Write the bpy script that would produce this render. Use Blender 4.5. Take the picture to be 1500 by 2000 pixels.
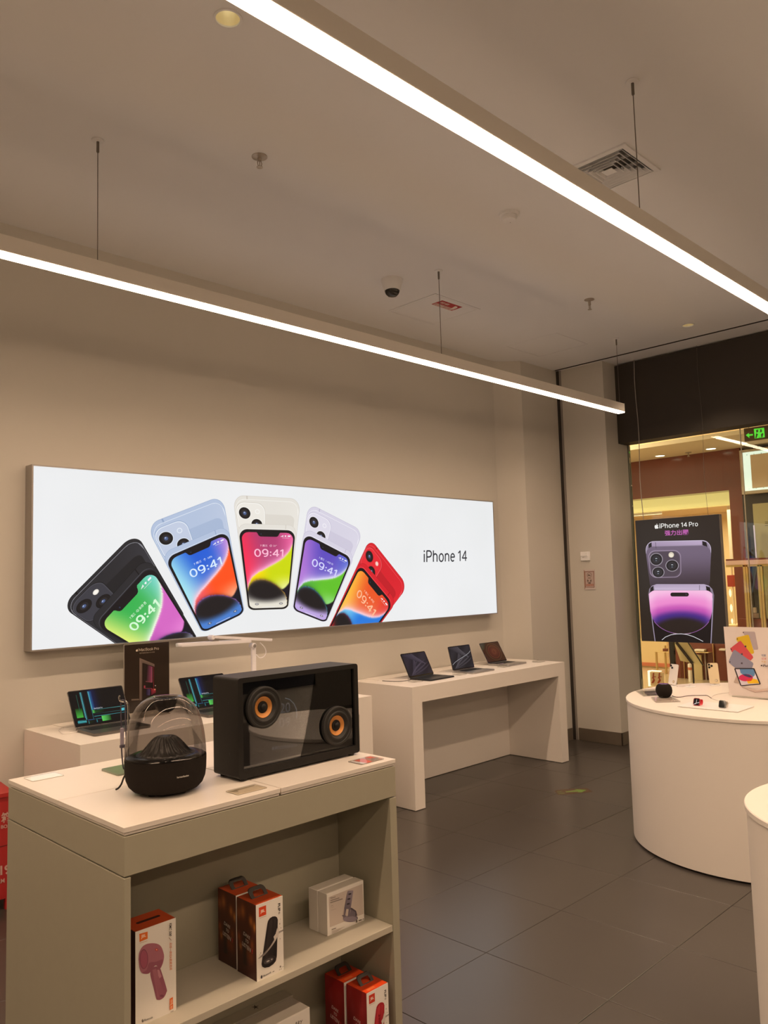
import bpy, bmesh, math, random
import numpy as np
from mathutils import Vector, Matrix

random.seed(7)
SC = bpy.context.scene
COL = SC.collection
for _o in list(bpy.data.objects):
    bpy.data.objects.remove(_o)

# ---------------------------------------------------------------- camera
FPX, YAW, PITCH, ROLL, EYE = 1559.04195, 0.785987735, 0.0850525174, -0.0283917009, 1.7
_f = Vector((math.cos(YAW)*math.cos(PITCH), math.sin(YAW)*math.cos(PITCH), math.sin(PITCH)))
_r = Vector((math.sin(YAW), -math.cos(YAW), 0.0)); _u = _r.cross(_f)
CF = _f
CR = math.cos(ROLL)*_r + math.sin(ROLL)*_u
CU = -math.sin(ROLL)*_r + math.cos(ROLL)*_u
CAM = Vector((0.0, 0.0, EYE))
cam_data = bpy.data.cameras.new('camera'); cam = bpy.data.objects.new('camera', cam_data); COL.objects.link(cam)
cam_data.sensor_fit = 'VERTICAL'; cam_data.sensor_height = 24.0; cam_data.sensor_width = 18.0
cam_data.lens = FPX/2000*24.0; cam_data.clip_start = 0.05; cam_data.clip_end = 100
cam.matrix_world = Matrix(((CR.x, CU.x, -CF.x, 0), (CR.y, CU.y, -CF.y, 0), (CR.z, CU.z, -CF.z, EYE), (0, 0, 0, 1)))
SC.camera = cam

# ---------------------------------------------------------------- world, exposure, lamps
SC.view_settings.view_transform = 'Standard'
try: SC.view_settings.look = 'None'
except Exception: pass
SC.view_settings.gamma = 1.0
SC.view_settings.use_curve_mapping = False
SC.view_settings.exposure = 0.0
WORLD = bpy.data.worlds.new('world'); SC.world = WORLD; WORLD.use_nodes = True
WORLD.node_tree.nodes['Background'].inputs[0].default_value = (1.0, 0.78, 0.55, 1)
WORLD.node_tree.nodes['Background'].inputs[1].default_value = 0.02

BEAM_COL, BEAM_STR, BEAM_W = (1.0, 0.715, 0.49), 22.0, 53.0   # linear pendants: visible glow, downward beam
DOWN_COL, DOWN_W, DOWN_BLEND = (1.0, 0.725, 0.50), 9.0, 0.35  # recessed spots
MALL_COL = (1.0, 0.80, 0.52)
ZC = 3.89                                            # ceiling height
DOWNLIGHTS = [(1.677, 2.46), (6.875, 2.976), (4.25, 0.62), (6.875, 0.55), (4.25, -1.6), (1.677, -1.6), (-0.9, 2.46), (-0.9, -1.6), (6.875, -1.6)]

def lamp_spot(name, loc, energy, col, size_deg=110, blend=0.4, radius=0.04):
    l = bpy.data.lights.new(name, 'SPOT'); l.energy = energy; l.color = col; l.spot_size = math.radians(size_deg)
    l.spot_blend = blend; l.shadow_soft_size = radius
    o = bpy.data.objects.new(name, l); o.location = loc; COL.objects.link(o); return o

def lamp_area(name, loc, energy, col, sx, sy, rot=(0, 0, 0)):
    l = bpy.data.lights.new(name, 'AREA'); l.energy = energy; l.color = col; l.shape = 'RECTANGLE'; l.size = sx; l.size_y = sy
    o = bpy.data.objects.new(name, l); o.location = loc; o.rotation_euler = rot; COL.objects.link(o); return o

for _y in (3.605, 1.58, -0.44, -2.46):
    _o = lamp_area('pendant_lamp', (2.18, _y, 3.180), BEAM_W, BEAM_COL, 9.12, 0.058); _o.data.spread = math.radians(155)
for _i, (_x, _y) in enumerate(DOWNLIGHTS):
    lamp_spot('downlight_lamp', (_x, _y, ZC - 0.003), (5.0 if _i == 0 else 30.0 if _i == 1 else DOWN_W), DOWN_COL, 95, DOWN_BLEND, 0.03)
for _x, _y, _w in ((9.6, 7.4, 260), (9.6, -2.2, 230)):
    lamp_area('corridor_ceiling_lamp', (_x, _y, 4.25), _w, MALL_COL, 1.0, 2.4)
lamp_area('shop_ceiling_lamp', (14.4, 6.6, 2.75), 110, (1.0, 0.80, 0.50), 3.0, 2.6)

# ---------------------------------------------------------------- helpers
def lin(c):
    if isinstance(c, str):
        c = tuple(int(c[i:i+2], 16) for i in (0, 2, 4))
    return tuple(((v/255)/12.92 if v/255 <= 0.04045 else (((v/255)+0.055)/1.055)**2.4) for v in c)

def ray(px, py):
    return CF + CR*((px-750)/FPX) - CU*((py-1000)/FPX)

def at(px, py, x=None, y=None, z=None):
    d = ray(px, py)
    t = ((x - CAM.x)/d.x if x is not None else (y - CAM.y)/d.y if y is not None else (z - CAM.z)/d.z)
    return CAM + d*t

_mats = {}
def mat(name, col, rough=0.5, metal=0.0, spec=0.5, noise=0.0, nscale=40.0, bump=0.0, bscale=200.0, emit=None, estr=0.0, coat=0.0, stretch=None):
    if name in _mats: return _mats[name]
    m = bpy.data.materials.new(name); m.use_nodes = True; nt = m.node_tree; b = nt.nodes['Principled BSDF']
    c = lin(col) if (isinstance(col, str) or max(col) > 1.001) else tuple(col)
    b.inputs['Base Color'].default_value = (*c, 1); b.inputs['Roughness'].default_value = rough
    b.inputs['Metallic'].default_value = metal; b.inputs['Specular IOR Level'].default_value = spec
    if coat: b.inputs['Coat Weight'].default_value = coat
    if emit is not None:
        e = lin(emit) if (isinstance(emit, str) or max(emit) > 1.001) else tuple(emit)
        b.inputs['Emission Color'].default_value = (*e, 1); b.inputs['Emission Strength'].default_value = estr
    tc = None
    if noise or bump:
        tc = nt.nodes.new('ShaderNodeTexCoord'); mp = nt.nodes.new('ShaderNodeMapping'); nt.links.new(tc.outputs['Object'], mp.inputs[0])
        if stretch: mp.inputs['Scale'].default_value = stretch
    if noise:
        n = nt.nodes.new('ShaderNodeTexNoise'); n.inputs['Scale'].default_value = nscale; n.inputs['Detail'].default_value = 4
        nt.links.new(mp.outputs[0], n.inputs['Vector'])
        mx = nt.nodes.new('ShaderNodeMix'); mx.data_type = 'RGBA'
        mx.inputs[6].default_value = (*[v*(1-noise) for v in c], 1); mx.inputs[7].default_value = (*[min(1, v*(1+noise)) for v in c], 1)
        nt.links.new(n.outputs['Fac'], mx.inputs[0]); nt.links.new(mx.outputs[2], b.inputs['Base Color'])
    if bump:
        n = nt.nodes.new('ShaderNodeTexNoise'); n.inputs['Scale'].default_value = bscale; n.inputs['Detail'].default_value = 3
        nt.links.new(mp.outputs[0], n.inputs['Vector'])
        bp = nt.nodes.new('ShaderNodeBump'); bp.inputs['Strength'].default_value = bump; bp.inputs['Distance'].default_value = 0.002
        nt.links.new(n.outputs['Fac'], bp.inputs['Height']); nt.links.new(bp.outputs[0], b.inputs['Normal'])
    _mats[name] = m; return m

def glass(name, tint=(1, 1, 1), ior=1.45, rough=0.0, boost=1.0, amount=1.0):
    """thin clear sheet: straight transmission with a tint plus a fresnel reflection"""
    if name in _mats: return _mats[name]
    m = bpy.data.materials.new(name); m.use_nodes = True; nt = m.node_tree; nt.nodes.remove(nt.nodes['Principled BSDF'])
    out = nt.nodes['Material Output']; t = nt.nodes.new('ShaderNodeBsdfTransparent'); t.inputs[0].default_value = (*tint, 1)
    g = nt.nodes.new('ShaderNodeBsdfGlossy'); g.inputs['Roughness'].default_value = rough; g.inputs[0].default_value = (boost, boost, boost, 1)
    fr = nt.nodes.new('ShaderNodeFresnel'); fr.inputs[0].default_value = ior
    mx = nt.nodes.new('ShaderNodeMixShader'); sc = nt.nodes.new('ShaderNodeMath'); sc.operation = 'MULTIPLY'; sc.inputs[1].default_value = amount; nt.links.new(fr.outputs[0], sc.inputs[0]); nt.links.new(sc.outputs[0], mx.inputs[0]); nt.links.new(t.outputs[0], mx.inputs[1]); nt.links.new(g.outputs[0], mx.inputs[2])
    nt.links.new(mx.outputs[0], out.inputs[0]); _mats[name] = m; return m

def printmat(name, estr=0.0, rough=0.45, diffuse=True, spec=0.4):
    """ink: colour read from the printed mesh; estr > 0 for backlit prints and screens"""
    if name in _mats: return _mats[name]
    m = bpy.data.materials.new(name); m.use_nodes = True; nt = m.node_tree; b = nt.nodes['Principled BSDF']
    a = nt.nodes.new('ShaderNodeAttribute'); a.attribute_name = 'Col'
    b.inputs['Roughness'].default_value = rough; b.inputs['Specular IOR Level'].default_value = spec
    if diffuse: nt.links.new(a.outputs['Color'], b.inputs['Base Color'])
    else: b.inputs['Base Color'].default_value = (0.01, 0.01, 0.01, 1)
    if estr: nt.links.new(a.outputs['Color'], b.inputs['Emission Color']); b.inputs['Emission Strength'].default_value = estr
    _mats[name] = m; return m

class M:
    """collects shapes into one mesh"""
    def __init__(s): s.v = []; s.f = []; s.m = []; s.s = []
    def add(s, vs, fs, m=0, smooth=False):
        o = len(s.v); s.v += [tuple(p) for p in vs]
        for f in fs: s.f.append([i+o for i in f]); s.m.append(m); s.s.append(smooth)
        return s
    def bm(s, bm_, m=0, smooth=False):
        bm_.verts.ensure_lookup_table(); bm_.verts.index_update()
        s.add([v.co[:] for v in bm_.verts], [[v.index for v in f.verts] for f in bm_.faces], m, smooth); bm_.free(); return s
    def box(s, x0, x1, y0, y1, z0, z1, m=0, bev=0.0, seg=2):
        b = bmesh.new(); bmesh.ops.create_cube(b, size=1.0)
        for v in b.verts:
            v.co = ((x0+x1)/2 + v.co.x*(x1-x0), (y0+y1)/2 + v.co.y*(y1-y0), (z0+z1)/2 + v.co.z*(z1-z0))
        if bev: bmesh.ops.bevel(b, geom=b.edges[:], offset=bev, segments=seg, affect='EDGES', profile=0.5)
        return s.bm(b, m, False)
    def prism(s, pts, z0, z1, m=0, bev=0.0, smooth=True):
        n = len(pts); b = bmesh.new()
        lo = [b.verts.new((p[0], p[1], z0)) for p in pts]; hi = [b.verts.new((p[0], p[1], z1)) for p in pts]
        b.faces.new(lo[::-1]); b.faces.new(hi)
        for i in range(n): b.faces.new((lo[i], lo[(i+1) % n], hi[(i+1) % n], hi[i]))
        if bev:
            es = [e for e in b.edges if abs(e.verts[0].co.z - e.verts[1].co.z) < 1e-9]
            bmesh.ops.bevel(b, geom=es, offset=bev, segments=1, affect='EDGES', profile=0.5)
        return s.bm(b, m, smooth)
    def lathe(s, prof, n=48, c=(0, 0, 0), sx=1.0, sy=1.0, m=0, cap0=True, cap1=True, axis='z'):
        vs = []; fs = []
        for r, z in prof:
            for k in range(n):
                a = 2*math.pi*k/n; vs.append((r*math.cos(a)*sx, r*math.sin(a)*sy, z))
        for i in range(len(prof)-1):
            for k in range(n):
                a, b = i*n+k, i*n+(k+1) % n; fs.append((a, b, b+n, a+n))
        if cap0: fs.append(tuple(range(n))[::-1])
        if cap1: fs.append(tuple(range((len(prof)-1)*n, len(prof)*n)))
        if axis == 'y': vs = [(x, -z, y) for x, y, z in vs]      # profile z runs towards -y
        if axis == 'x': vs = [(-z, x, y) for x, y, z in vs]      # profile z runs towards -x
        vs = [(x+c[0], y+c[1], z+c[2]) for x, y, z in vs]
        return s.add(vs, fs, m, True)
    def cyl(s, x, y, z0, z1, r, n=20, m=0): return s.lathe([(r, z0), (r, z1)], n, (x, y, 0), m=m)
    def tube(s, pts, r, n=8, m=0, cap=True):
        pts = [Vector(p) for p in pts]; rings = []; up = Vector((0, 0, 1)); prev = None
        for i, p in enumerate(pts):
            d = (pts[min(i+1, len(pts)-1)] - pts[max(i-1, 0)]).normalized()
            if prev is None:
                a = d.cross(up if abs(d.z) < 0.9 else Vector((1, 0, 0))).normalized()
            else: a = (prev - d*prev.dot(d)).normalized()
            prev = a; b = d.cross(a); rr = r[i] if isinstance(r, (list, tuple)) else r
            rings.append([p + a*(rr*math.cos(2*math.pi*k/n)) + b*(rr*math.sin(2*math.pi*k/n)) for k in range(n)])
        vs = [v for q in rings for v in q]; fs = []
        for i in range(len(rings)-1):
            for k in range(n):
                a, b = i*n+k, i*n+(k+1) % n; fs.append((a, b, b+n, a+n))
        if cap: fs.append(tuple(range(n))[::-1]); fs.append(tuple(range((len(rings)-1)*n, len(rings)*n)))
        return s.add(vs, fs, m, True)
    def mesh(s, name, mats, xf=None):
        vs = s.v if xf is None else [tuple(xf @ Vector(p)) for p in s.v]
        me = bpy.data.meshes.new(name); me.from_pydata(vs, [], s.f)
        for q in (mats if isinstance(mats, (list, tuple)) else [mats]): me.materials.append(q)
        me.polygons.foreach_set('material_index', s.m); me.polygons.foreach_set('use_smooth', s.s)
        if any(s.s):
            try: me.set_sharp_from_angle(angle=math.radians(32))
            except Exception: pass
        me.update(); return me

def rrect(x0, x1, y0, y1, r, n=5):
    out = []
    for cx, cy, a0 in ((x1-r, y1-r, 0), (x0+r, y1-r, 90), (x0+r, y0+r, 180), (x1-r, y0+r, 270)):
        for k in range(n+1):
            a = math.radians(a0 + 90*k/n); out.append((cx + r*math.cos(a), cy + r*math.sin(a)))
    return out

def spline(pts, n=8):
    P = [Vector(p) for p in pts]; out = []
    for i in range(len(P)-1):
        p0, p1, p2, p3 = P[max(i-1, 0)], P[i], P[i+1], P[min(i+2, len(P)-1)]
        for k in range(n):
            t = k/n; out.append(0.5*((2*p1) + (p2-p0)*t + (2*p0-5*p1+4*p2-p3)*t*t + (3*p1-p0-3*p2+p3)*t**3))
    out.append(P[-1]); return out

def link(name, me, parent=None, label=None, cat=None, group=None, kind=None):
    o = bpy.data.objects.new(name, me); COL.objects.link(o)
    if parent is not None: o.parent = parent
    if label: o['label'] = label
    if cat: o['category'] = cat
    if group: o['group'] = group
    if kind: o['kind'] = kind
    return o

def T(name, label, cat, loc=(0, 0, 0), rz=0.0, group=None):
    o = link(name, None, None, label, cat, group); o.location = loc; o.rotation_euler = (0, 0, rz); return o

def root_loc(o):
    return (root_loc(o.parent) if o.parent else Vector((0, 0, 0))) + Vector(o.location)

def P(name, mb, mats, parent, world=False, label=None, kind=None, xf=None):
    """a part: mesh in the thing's own coordinates, or in room coordinates when world"""
    if world: xf = Matrix.Translation(-root_loc(parent))
    return link(name, mb.mesh(name, mats, xf), parent, label, kind=kind)

def S(name, mb, mats, parent=None):
    return link(name, mb.mesh(name, mats), parent, kind=('structure' if parent is None else None))

def dup(root, loc=None, rz=None, label=None, group=None):
    def rec(o, par):
        c = o.copy(); COL.objects.link(c); c.parent = par
        for ch in [q for q in bpy.data.objects if q.parent == o]: rec(ch, c)
        return c
    r = rec(root, None)
    if loc is not None: r.location = loc
    if rz is not None: r.rotation_euler = (0, 0, rz)
    if label: r['label'] = label
    if group: r['group'] = group
    return r

# ---------------------------------------------------------------- writing
def _arc(cx, cy, rx, ry, a0, a1, n=14):
    return [(cx + rx*math.cos(math.radians(a0+(a1-a0)*k/n)), cy + ry*math.sin(math.radians(a0+(a1-a0)*k/n))) for k in range(n+1)]
# round sans letters drawn as pen strokes: advance, strokes
GL = {
 'i': (.24, [[(.12, 0), (.12, .52)], [(.12, .69), (.12, .71)]]),
 'P': (.58, [[(.1, 0), (.1, .72), (.3, .72)] + _arc(.3, .52, .2, .2, 90, -90) + [(.1, .32)]]),
 'h': (.54, [[(.1, 0), (.1, .74)], [(.1, .3)] + _arc(.265, .33, .165, .19, 170, 0) + [(.43, 0)]]),
 'o': (.56, [_arc(.28, .26, .19, .26, 0, 360, 24)]),
 'n': (.54, [[(.1, 0), (.1, .52)], [(.1, .3)] + _arc(.265, .33, .165, .19, 170, 0) + [(.43, 0)]]),
 'e': (.54, [[(.09, .28), (.45, .28)] + _arc(.27, .26, .18, .26, 5, 310, 22)]),
 '1': (.42, [[(.08, .56), (.26, .72), (.26, 0)]]),
 '4': (.58, [[(.4, 0), (.4, .72), (.06, .2), (.54, .2)]]),
 'r': (.36, [[(.1, 0), (.1, .52)], [(.1, .3)] + _arc(.27, .33, .17, .19, 170, 85)]),
 'M': (.82, [[(.1, 0), (.1, .72), (.41, .1), (.72, .72), (.72, 0)]]),
 'a': (.52, [[(.09, .4)] + _arc(.25, .37, .16, .15, 150, 0) + [(.41, 0)], [(.41, .28), (.24, .27)] + _arc(.22, .135, .14, .135, 90, 290) + [(.41, .1)]]),
 'c': (.5, [_arc(.27, .26, .18, .26, 48, 312, 22)]),
 'B': (.6, [[(.1, 0), (.1, .72), (.3, .72)] + _arc(.3, .55, .17, .17, 90, -90) + [(.1, .38)], [(.3, .38)] + _arc(.3, .19, .2, .19, 90, -90) + [(.1, 0)]]),
 'k': (.5, [[(.1, 0), (.1, .74)], [(.42, .52), (.1, .2)], [(.22, .31), (.44, 0)]]),
 '0': (.6, [_arc(.3, .36, .21, .36, 0, 360, 28)]),
 '9': (.6, [_arc(.3, .49, .2, .23, 0, 360, 24), [(.5, .49)] + _arc(.28, .3, .22, .3, 20, -110, 14)]),
 '2': (.56, [_arc(.28, .52, .19, .2, 160, -30) + [(.08, 0), (.5, 0)]]),
 ':': (.26, [[(.13, .1), (.13, .12)], [(.13, .44), (.13, .46)]]),
 ' ': (.22, []),
}
def pen(s, w=.085):
    """list of polygons in em units for a string in the pen alphabet"""
    x = 0; out = []
    for ch in s:
        adv, strokes = GL[ch]
        for st in strokes:
            pts = [Vector((p[0]+x, p[1])) for p in st]
            for i in range(len(pts)-1):
                d = pts[i+1]-pts[i]
                if d.length < 1e-6: continue
                d.normalize(); nrm = Vector((-d.y, d.x))*w/2; e = d*w*(.5 if ch in 'i:' and len(st) == 2 and abs(st[0][1]-st[1][1]) < .05 else .12)
                a, b = pts[i]-e, pts[i+1]+e
                out.append([a+nrm, a-nrm, b-nrm, b+nrm])
        x += adv
    return [[(p.x, p.y) for p in q] for q in out]

_txt = {}
def typeset(s, bold=0.0, shear=0.0):
    """triangulated outlines of a string in the built-in font"""
    k = (s, bold, shear)
    if k not in _txt:
        c = bpy.data.curves.new('t', 'FONT'); c.body = s; c.offset = bold; c.shear = shear; c.resolution_u = 3; c.align_x = 'CENTER'
        o = bpy.data.objects.new('t', c); COL.objects.link(o)
        me = bpy.data.meshes.new_from_object(o.evaluated_get(bpy.context.evaluated_depsgraph_get()))
        _txt[k] = [[tuple(me.vertices[i].co[:2]) for i in p.vertices] for p in me.polygons]
        bpy.data.objects.remove(o); bpy.data.curves.remove(c); bpy.data.meshes.remove(me)
    return _txt[k]

def fit(polys):
    """rescale polygons to the unit square, v downwards"""
    xs = [p[0] for q in polys for p in q]; ys = [p[1] for q in polys for p in q]
    x0, x1, y0, y1 = min(xs), max(xs), min(ys), max(ys)
    return [[((p[0]-x0)/(x1-x0), (y1-p[1])/(y1-y0)) for p in q] for q in polys]

APPLE = spline([(.50, .30), (.60, .27), (.72, .24), (.86, .28), (.93, .36), (.84, .45), (.81, .57), (.86, .69), (.96, .76), (.90, .88), (.80, .98), (.70, 1.0), (.60, .96), (.50, .94), (.40, .96), (.30, 1.0), (.20, .97), (.09, .82), (.03, .64), (.05, .46), (.14, .32), (.28, .25), (.40, .27), (.50, .30)], 3)[:-1]
APPLE = [(p[0], p[1]) for p in [(v.x, v.y) for v in [Vector((q[0], q[1], 0)) for q in APPLE]]]
LEAF = [(.50, .22), (.51, .12), (.57, .04), (.68, .0), (.68, .08), (.62, .17)]

def homog(q):
    """unit square -> quad (TL, TR, BR, BL)"""
    src = [(0, 0), (1, 0), (1, 1), (0, 1)]; A = []; b = []
    for (u, v), (x, y) in zip(src, q):
        A.append([u, v, 1, 0, 0, 0, -u*x, -v*x]); b.append(x); A.append([0, 0, 0, u, v, 1, -u*y, -v*y]); b.append(y)
    h = np.linalg.solve(np.array(A, float), np.array(b, float))
    return lambda u, v: ((h[0]*u+h[1]*v+h[2])/(h[6]*u+h[7]*v+1), (h[3]*u+h[4]*v+h[5])/(h[6]*u+h[7]*v+1))

class Print:
    """flat ink on a plane; every new shape lies a hair above the one before"""
    def __init__(s, mapper, normal, step=0.00015, clip=None):
        s.map = mapper; s.n = Vector(normal); s.k = 1; s.step = step; s.V = []; s.F = []; s.C = []; s.clip = clip
    def _emit(s, pts, cols):
        if s.clip:
            ax, val, sg = s.clip; out = []; oc = []
            for i in range(len(pts)):
                a, b = pts[i], pts[(i+1) % len(pts)]; ca, cb = cols[i], cols[(i+1) % len(pts)]
                da, db = sg*(a[ax]-val), sg*(b[ax]-val)
                if da >= 0: out.append(a); oc.append(ca)
                if da*db < 0:
                    t = da/(da-db); out.append(a+(b-a)*t); oc.append(tuple(x+(y-x)*t for x, y in zip(ca, cb)))
            pts, cols = out, oc
            if len(pts) < 3: return
        o = len(s.V); s.V += [tuple(p) for p in pts]; s.F.append(list(range(o, o+len(pts)))); s.C += cols
    def poly(s, pts, col, H=None, layer=True):
        if layer: s.k += 1
        w = [Vector(s.map(*(H(*p) if H else p))) + s.n*(s.k*s.step) for p in pts]
        n = len(w); nn = Vector((0, 0, 0))
        for i in range(n): nn += w[i].cross(w[(i+1) % n])
        cols = [lin(c) for c in col] if isinstance(col, list) else [lin(col)]*n
        if nn.dot(s.n) < 0: w = w[::-1]; cols = cols[::-1]
        s._emit(w, cols); return s
    def polys(s, ps, col, H=None):
        s.k += 1
        for p in ps: s.poly(p, col, H, layer=False)
        return s
    def text(s, txt, quad, col, bold=0.0, shear=0.0, H=None, usepen=None):
        ps = fit(pen(txt, usepen) if usepen else typeset(txt, bold, shear)); h = homog(quad)
        return s.polys([[h(*p) for p in q] for q in ps], col, H)
    def apple(s, quad, col, H=None):
        h = homog(quad); s.polys([[h(*p) for p in APPLE], [h(*p) for p in LEAF]], col, H)
        return s
    def ell(s, cx, cy, rx, ry, col, H=None, n=28):
        return s.poly([(cx+rx*math.cos(2*math.pi*k/n), cy+ry*math.sin(2*math.pi*k/n)) for k in range(n)], col, H)
    def rr(s, x0, x1, y0, y1, rx, ry, col, H=None, n=6):
        pts = []
        for cx, cy, a0 in ((x1-rx, y1-ry, 0), (x0+rx, y1-ry, 90), (x0+rx, y0+ry, 180), (x1-rx, y0+ry, 270)):
            for k in range(n+1):
                a = math.radians(a0+90*k/n); pts.append((cx+rx*math.cos(a), cy+ry*math.sin(a)))
        return s.poly(pts, col, H)
    def line(s, pts, w, col, H=None):
        """ribbon along pts (in the same 2-D units)"""
        s.k += 1; P2 = [Vector((p[0], p[1])) for p in pts]; L = []; R = []
        for i, p in enumerate(P2):
            d = P2[min(i+1, len(P2)-1)]-P2[max(i-1, 0)]; d.normalize(); n = Vector((-d.y, d.x))*(w/2); L.append(p+n); R.append(p-n)
        for i in range(len(P2)-1):
            s.poly([tuple(L[i]), tuple(L[i+1]), tuple(R[i+1]), tuple(R[i])], col, H, layer=False)
        return s
    def field(s, fn, H, nu, nv, rx=0.0, ry=0.0):
        """shaded picture fn(u, v) on a (rounded) rectangle"""
        s.k += 1; rows = []
        def inset(v):
            d = min(v, 1-v)
            if d >= ry or ry <= 0: return 0.0
            return rx*(1-math.sqrt(max(0, 1-((ry-d)/ry)**2)))
        vsamp = [0, .004, .012, .025] + [.04+.92*k/nv for k in range(nv+1)] + [.975, .988, .996, 1] if ry else [k/nv for k in range(nv+1)]
        for v in vsamp:
            i = inset(v); row = []
            for k in range(nu+1):
                u = i+(1-2*i)*k/nu
                row.append((Vector(s.map(*H(u, v)))+s.n*(s.k*s.step), lin(fn(u, v))))
            rows.append(row)
        for a, b in zip(rows[:-1], rows[1:]):
            for k in range(nu):
                q = [a[k], b[k], b[k+1], a[k+1]]; w = [x[0] for x in q]; c = [x[1] for x in q]
                if (w[1]-w[0]).cross(w[2]-w[0]).dot(s.n) < 0: w = w[::-1]; c = c[::-1]
                s._emit(w, c)
        return s
    def build(s, name, material, parent, world=True, label=None):
        off = root_loc(parent) if world else Vector((0, 0, 0))
        me = bpy.data.meshes.new(name); me.from_pydata([tuple(Vector(p)-off) for p in s.V], [], s.F); me.materials.append(material)
        ca = me.color_attributes.new('Col', 'FLOAT_COLOR', 'CORNER')
        flat = []
        for f in s.F:
            for i in f: flat += [*s.C[i], 1.0]
        ca.data.foreach_set('color', flat); me.update()
        return link(name, me, parent, label)

def mix(a, b, t):
    t = max(0.0, min(1.0, t)); return tuple(x+(y-x)*t for x, y in zip(a, b))
def smooth(a, b, x):
    t = max(0.0, min(1.0, (x-a)/(b-a))); return t*t*(3-2*t)
def Z(ox, oy, sc, ascy=None):
    return lambda x, y: (ox+x*sc, oy+y*sc)
def uvmap(o, U, V):
    o, U, V = Vector(o), Vector(U), Vector(V)
    return lambda u, v: o+U*u+V*v

# ---------------------------------------------------------------- materials
WALL = mat('wall_paint', (0.565, 0.535, 0.478), 0.75, spec=0.25, noise=0.015, nscale=2.0, bump=0.04, bscale=180)
CEIL = mat('ceiling_paint', (0.78, 0.775, 0.775), 0.85, spec=0.2, noise=0.012, nscale=1.5, bump=0.03, bscale=220)
WHITE = mat('white_laminate', (0.80, 0.745, 0.685), 0.42, spec=0.4, noise=0.008, nscale=3)
WHITE2 = mat('white_plastic', (0.80, 0.79, 0.78), 0.38, noise=0.01, nscale=30)
BEAMW = mat('white_powder_coat', (0.88, 0.83, 0.76), 0.5, noise=0.01, nscale=10)
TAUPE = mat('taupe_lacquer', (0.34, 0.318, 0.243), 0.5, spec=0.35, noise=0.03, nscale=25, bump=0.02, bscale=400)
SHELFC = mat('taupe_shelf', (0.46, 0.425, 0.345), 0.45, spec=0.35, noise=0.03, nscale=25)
BLACK = mat('black_matte', (0.0085, 0.0075, 0.007), 0.5, spec=0.3, noise=0.08, nscale=60, bump=0.05, bscale=500)
BLACKG = mat('black_gloss', (0.010, 0.010, 0.011), 0.12, noise=0.05, nscale=30)
RUBBER = mat('black_rubber', (0.012, 0.011, 0.010), 0.65, noise=0.1, nscale=80)
FABRIC = mat('black_fabric', (0.018, 0.0145, 0.0125), 0.95, spec=0.1, noise=0.25, nscale=700, bump=0.5, bscale=900)
DARKMET = mat('dark_metal', (0.05, 0.04, 0.036), 0.4, metal=0.6, noise=0.05)
STEEL = mat('brushed_steel', (0.55, 0.52, 0.48), 0.3, metal=1.0, noise=0.06, nscale=60)
ALU = mat('silver_aluminium', (0.50, 0.48, 0.47), 0.35, metal=0.9, noise=0.03, nscale=90)
ALUF = mat('frame_aluminium', (0.42, 0.39, 0.36), 0.4, metal=0.7, noise=0.04, nscale=60)
MIDNIGHT = mat('midnight_aluminium', (0.04, 0.042, 0.05), 0.38, metal=0.7, noise=0.05, nscale=90)
SPACEG = mat('grey_aluminium', (0.17, 0.155, 0.145), 0.38, metal=0.8, noise=0.04, nscale=90)
KEYS = mat('black_keys', (0.012, 0.012, 0.013), 0.5, noise=0.05)
ORANGE = mat('copper_orange_cone', (0.66, 0.28, 0.07), 0.4, metal=0.25, noise=0.06, nscale=60)
FASCIA = mat('dark_fascia', (0.034, 0.026, 0.018), 0.6, noise=0.1, nscale=4)
TRIMD = mat('dark_trim', (0.030, 0.024, 0.020), 0.5, noise=0.05)
TRIMG = mat('grey_rail', (0.32, 0.29, 0.26), 0.45, metal=0.4, noise=0.03)
SKIRT = mat('skirting_stone', (0.13, 0.105, 0.08), 0.4, noise=0.12, nscale=18)
ACRYL = glass('clear_acrylic', (0.90, 0.90, 0.89), 1.30, amount=0.6)
PANE = glass('shop_glass', (0.93, 0.96, 0.93), 1.42)
SMOKE = glass('smoked_glass', (0.60, 0.58, 0.57), 1.38, amount=0.55)
GLASSF = glass('speaker_front_glass', (0.72, 0.73, 0.75), 1.55)
WIRE = mat('steel_wire', (0.18, 0.155, 0.13), 0.4, metal=0.7)
CORD = mat('white_cord', (0.72, 0.68, 0.64), 0.6)
RED = mat('red_steel', (0.42, 0.022, 0.022), 0.4, noise=0.06, nscale=12)
LIT = mat('beam_diffuser', (0.9, 0.9, 0.9), 0.5, emit=BEAM_COL, estr=BEAM_STR)
INK = printmat('matte_ink', 0.0, 0.42)
INKG = printmat('gloss_ink', 0.0, 0.2)
BACKLIT = printmat('backlit_ink', 1.0, 0.5, diffuse=False, spec=0.1)
SCREEN = printmat('screen_light', 1.0, 0.04, diffuse=False, spec=0.12)

# ================================================================ the room
YW, XB, YR = 4.83, -2.6, -4.0          # left wall, back wall, right wall
XG = 7.78                              # shopfront glass line
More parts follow.
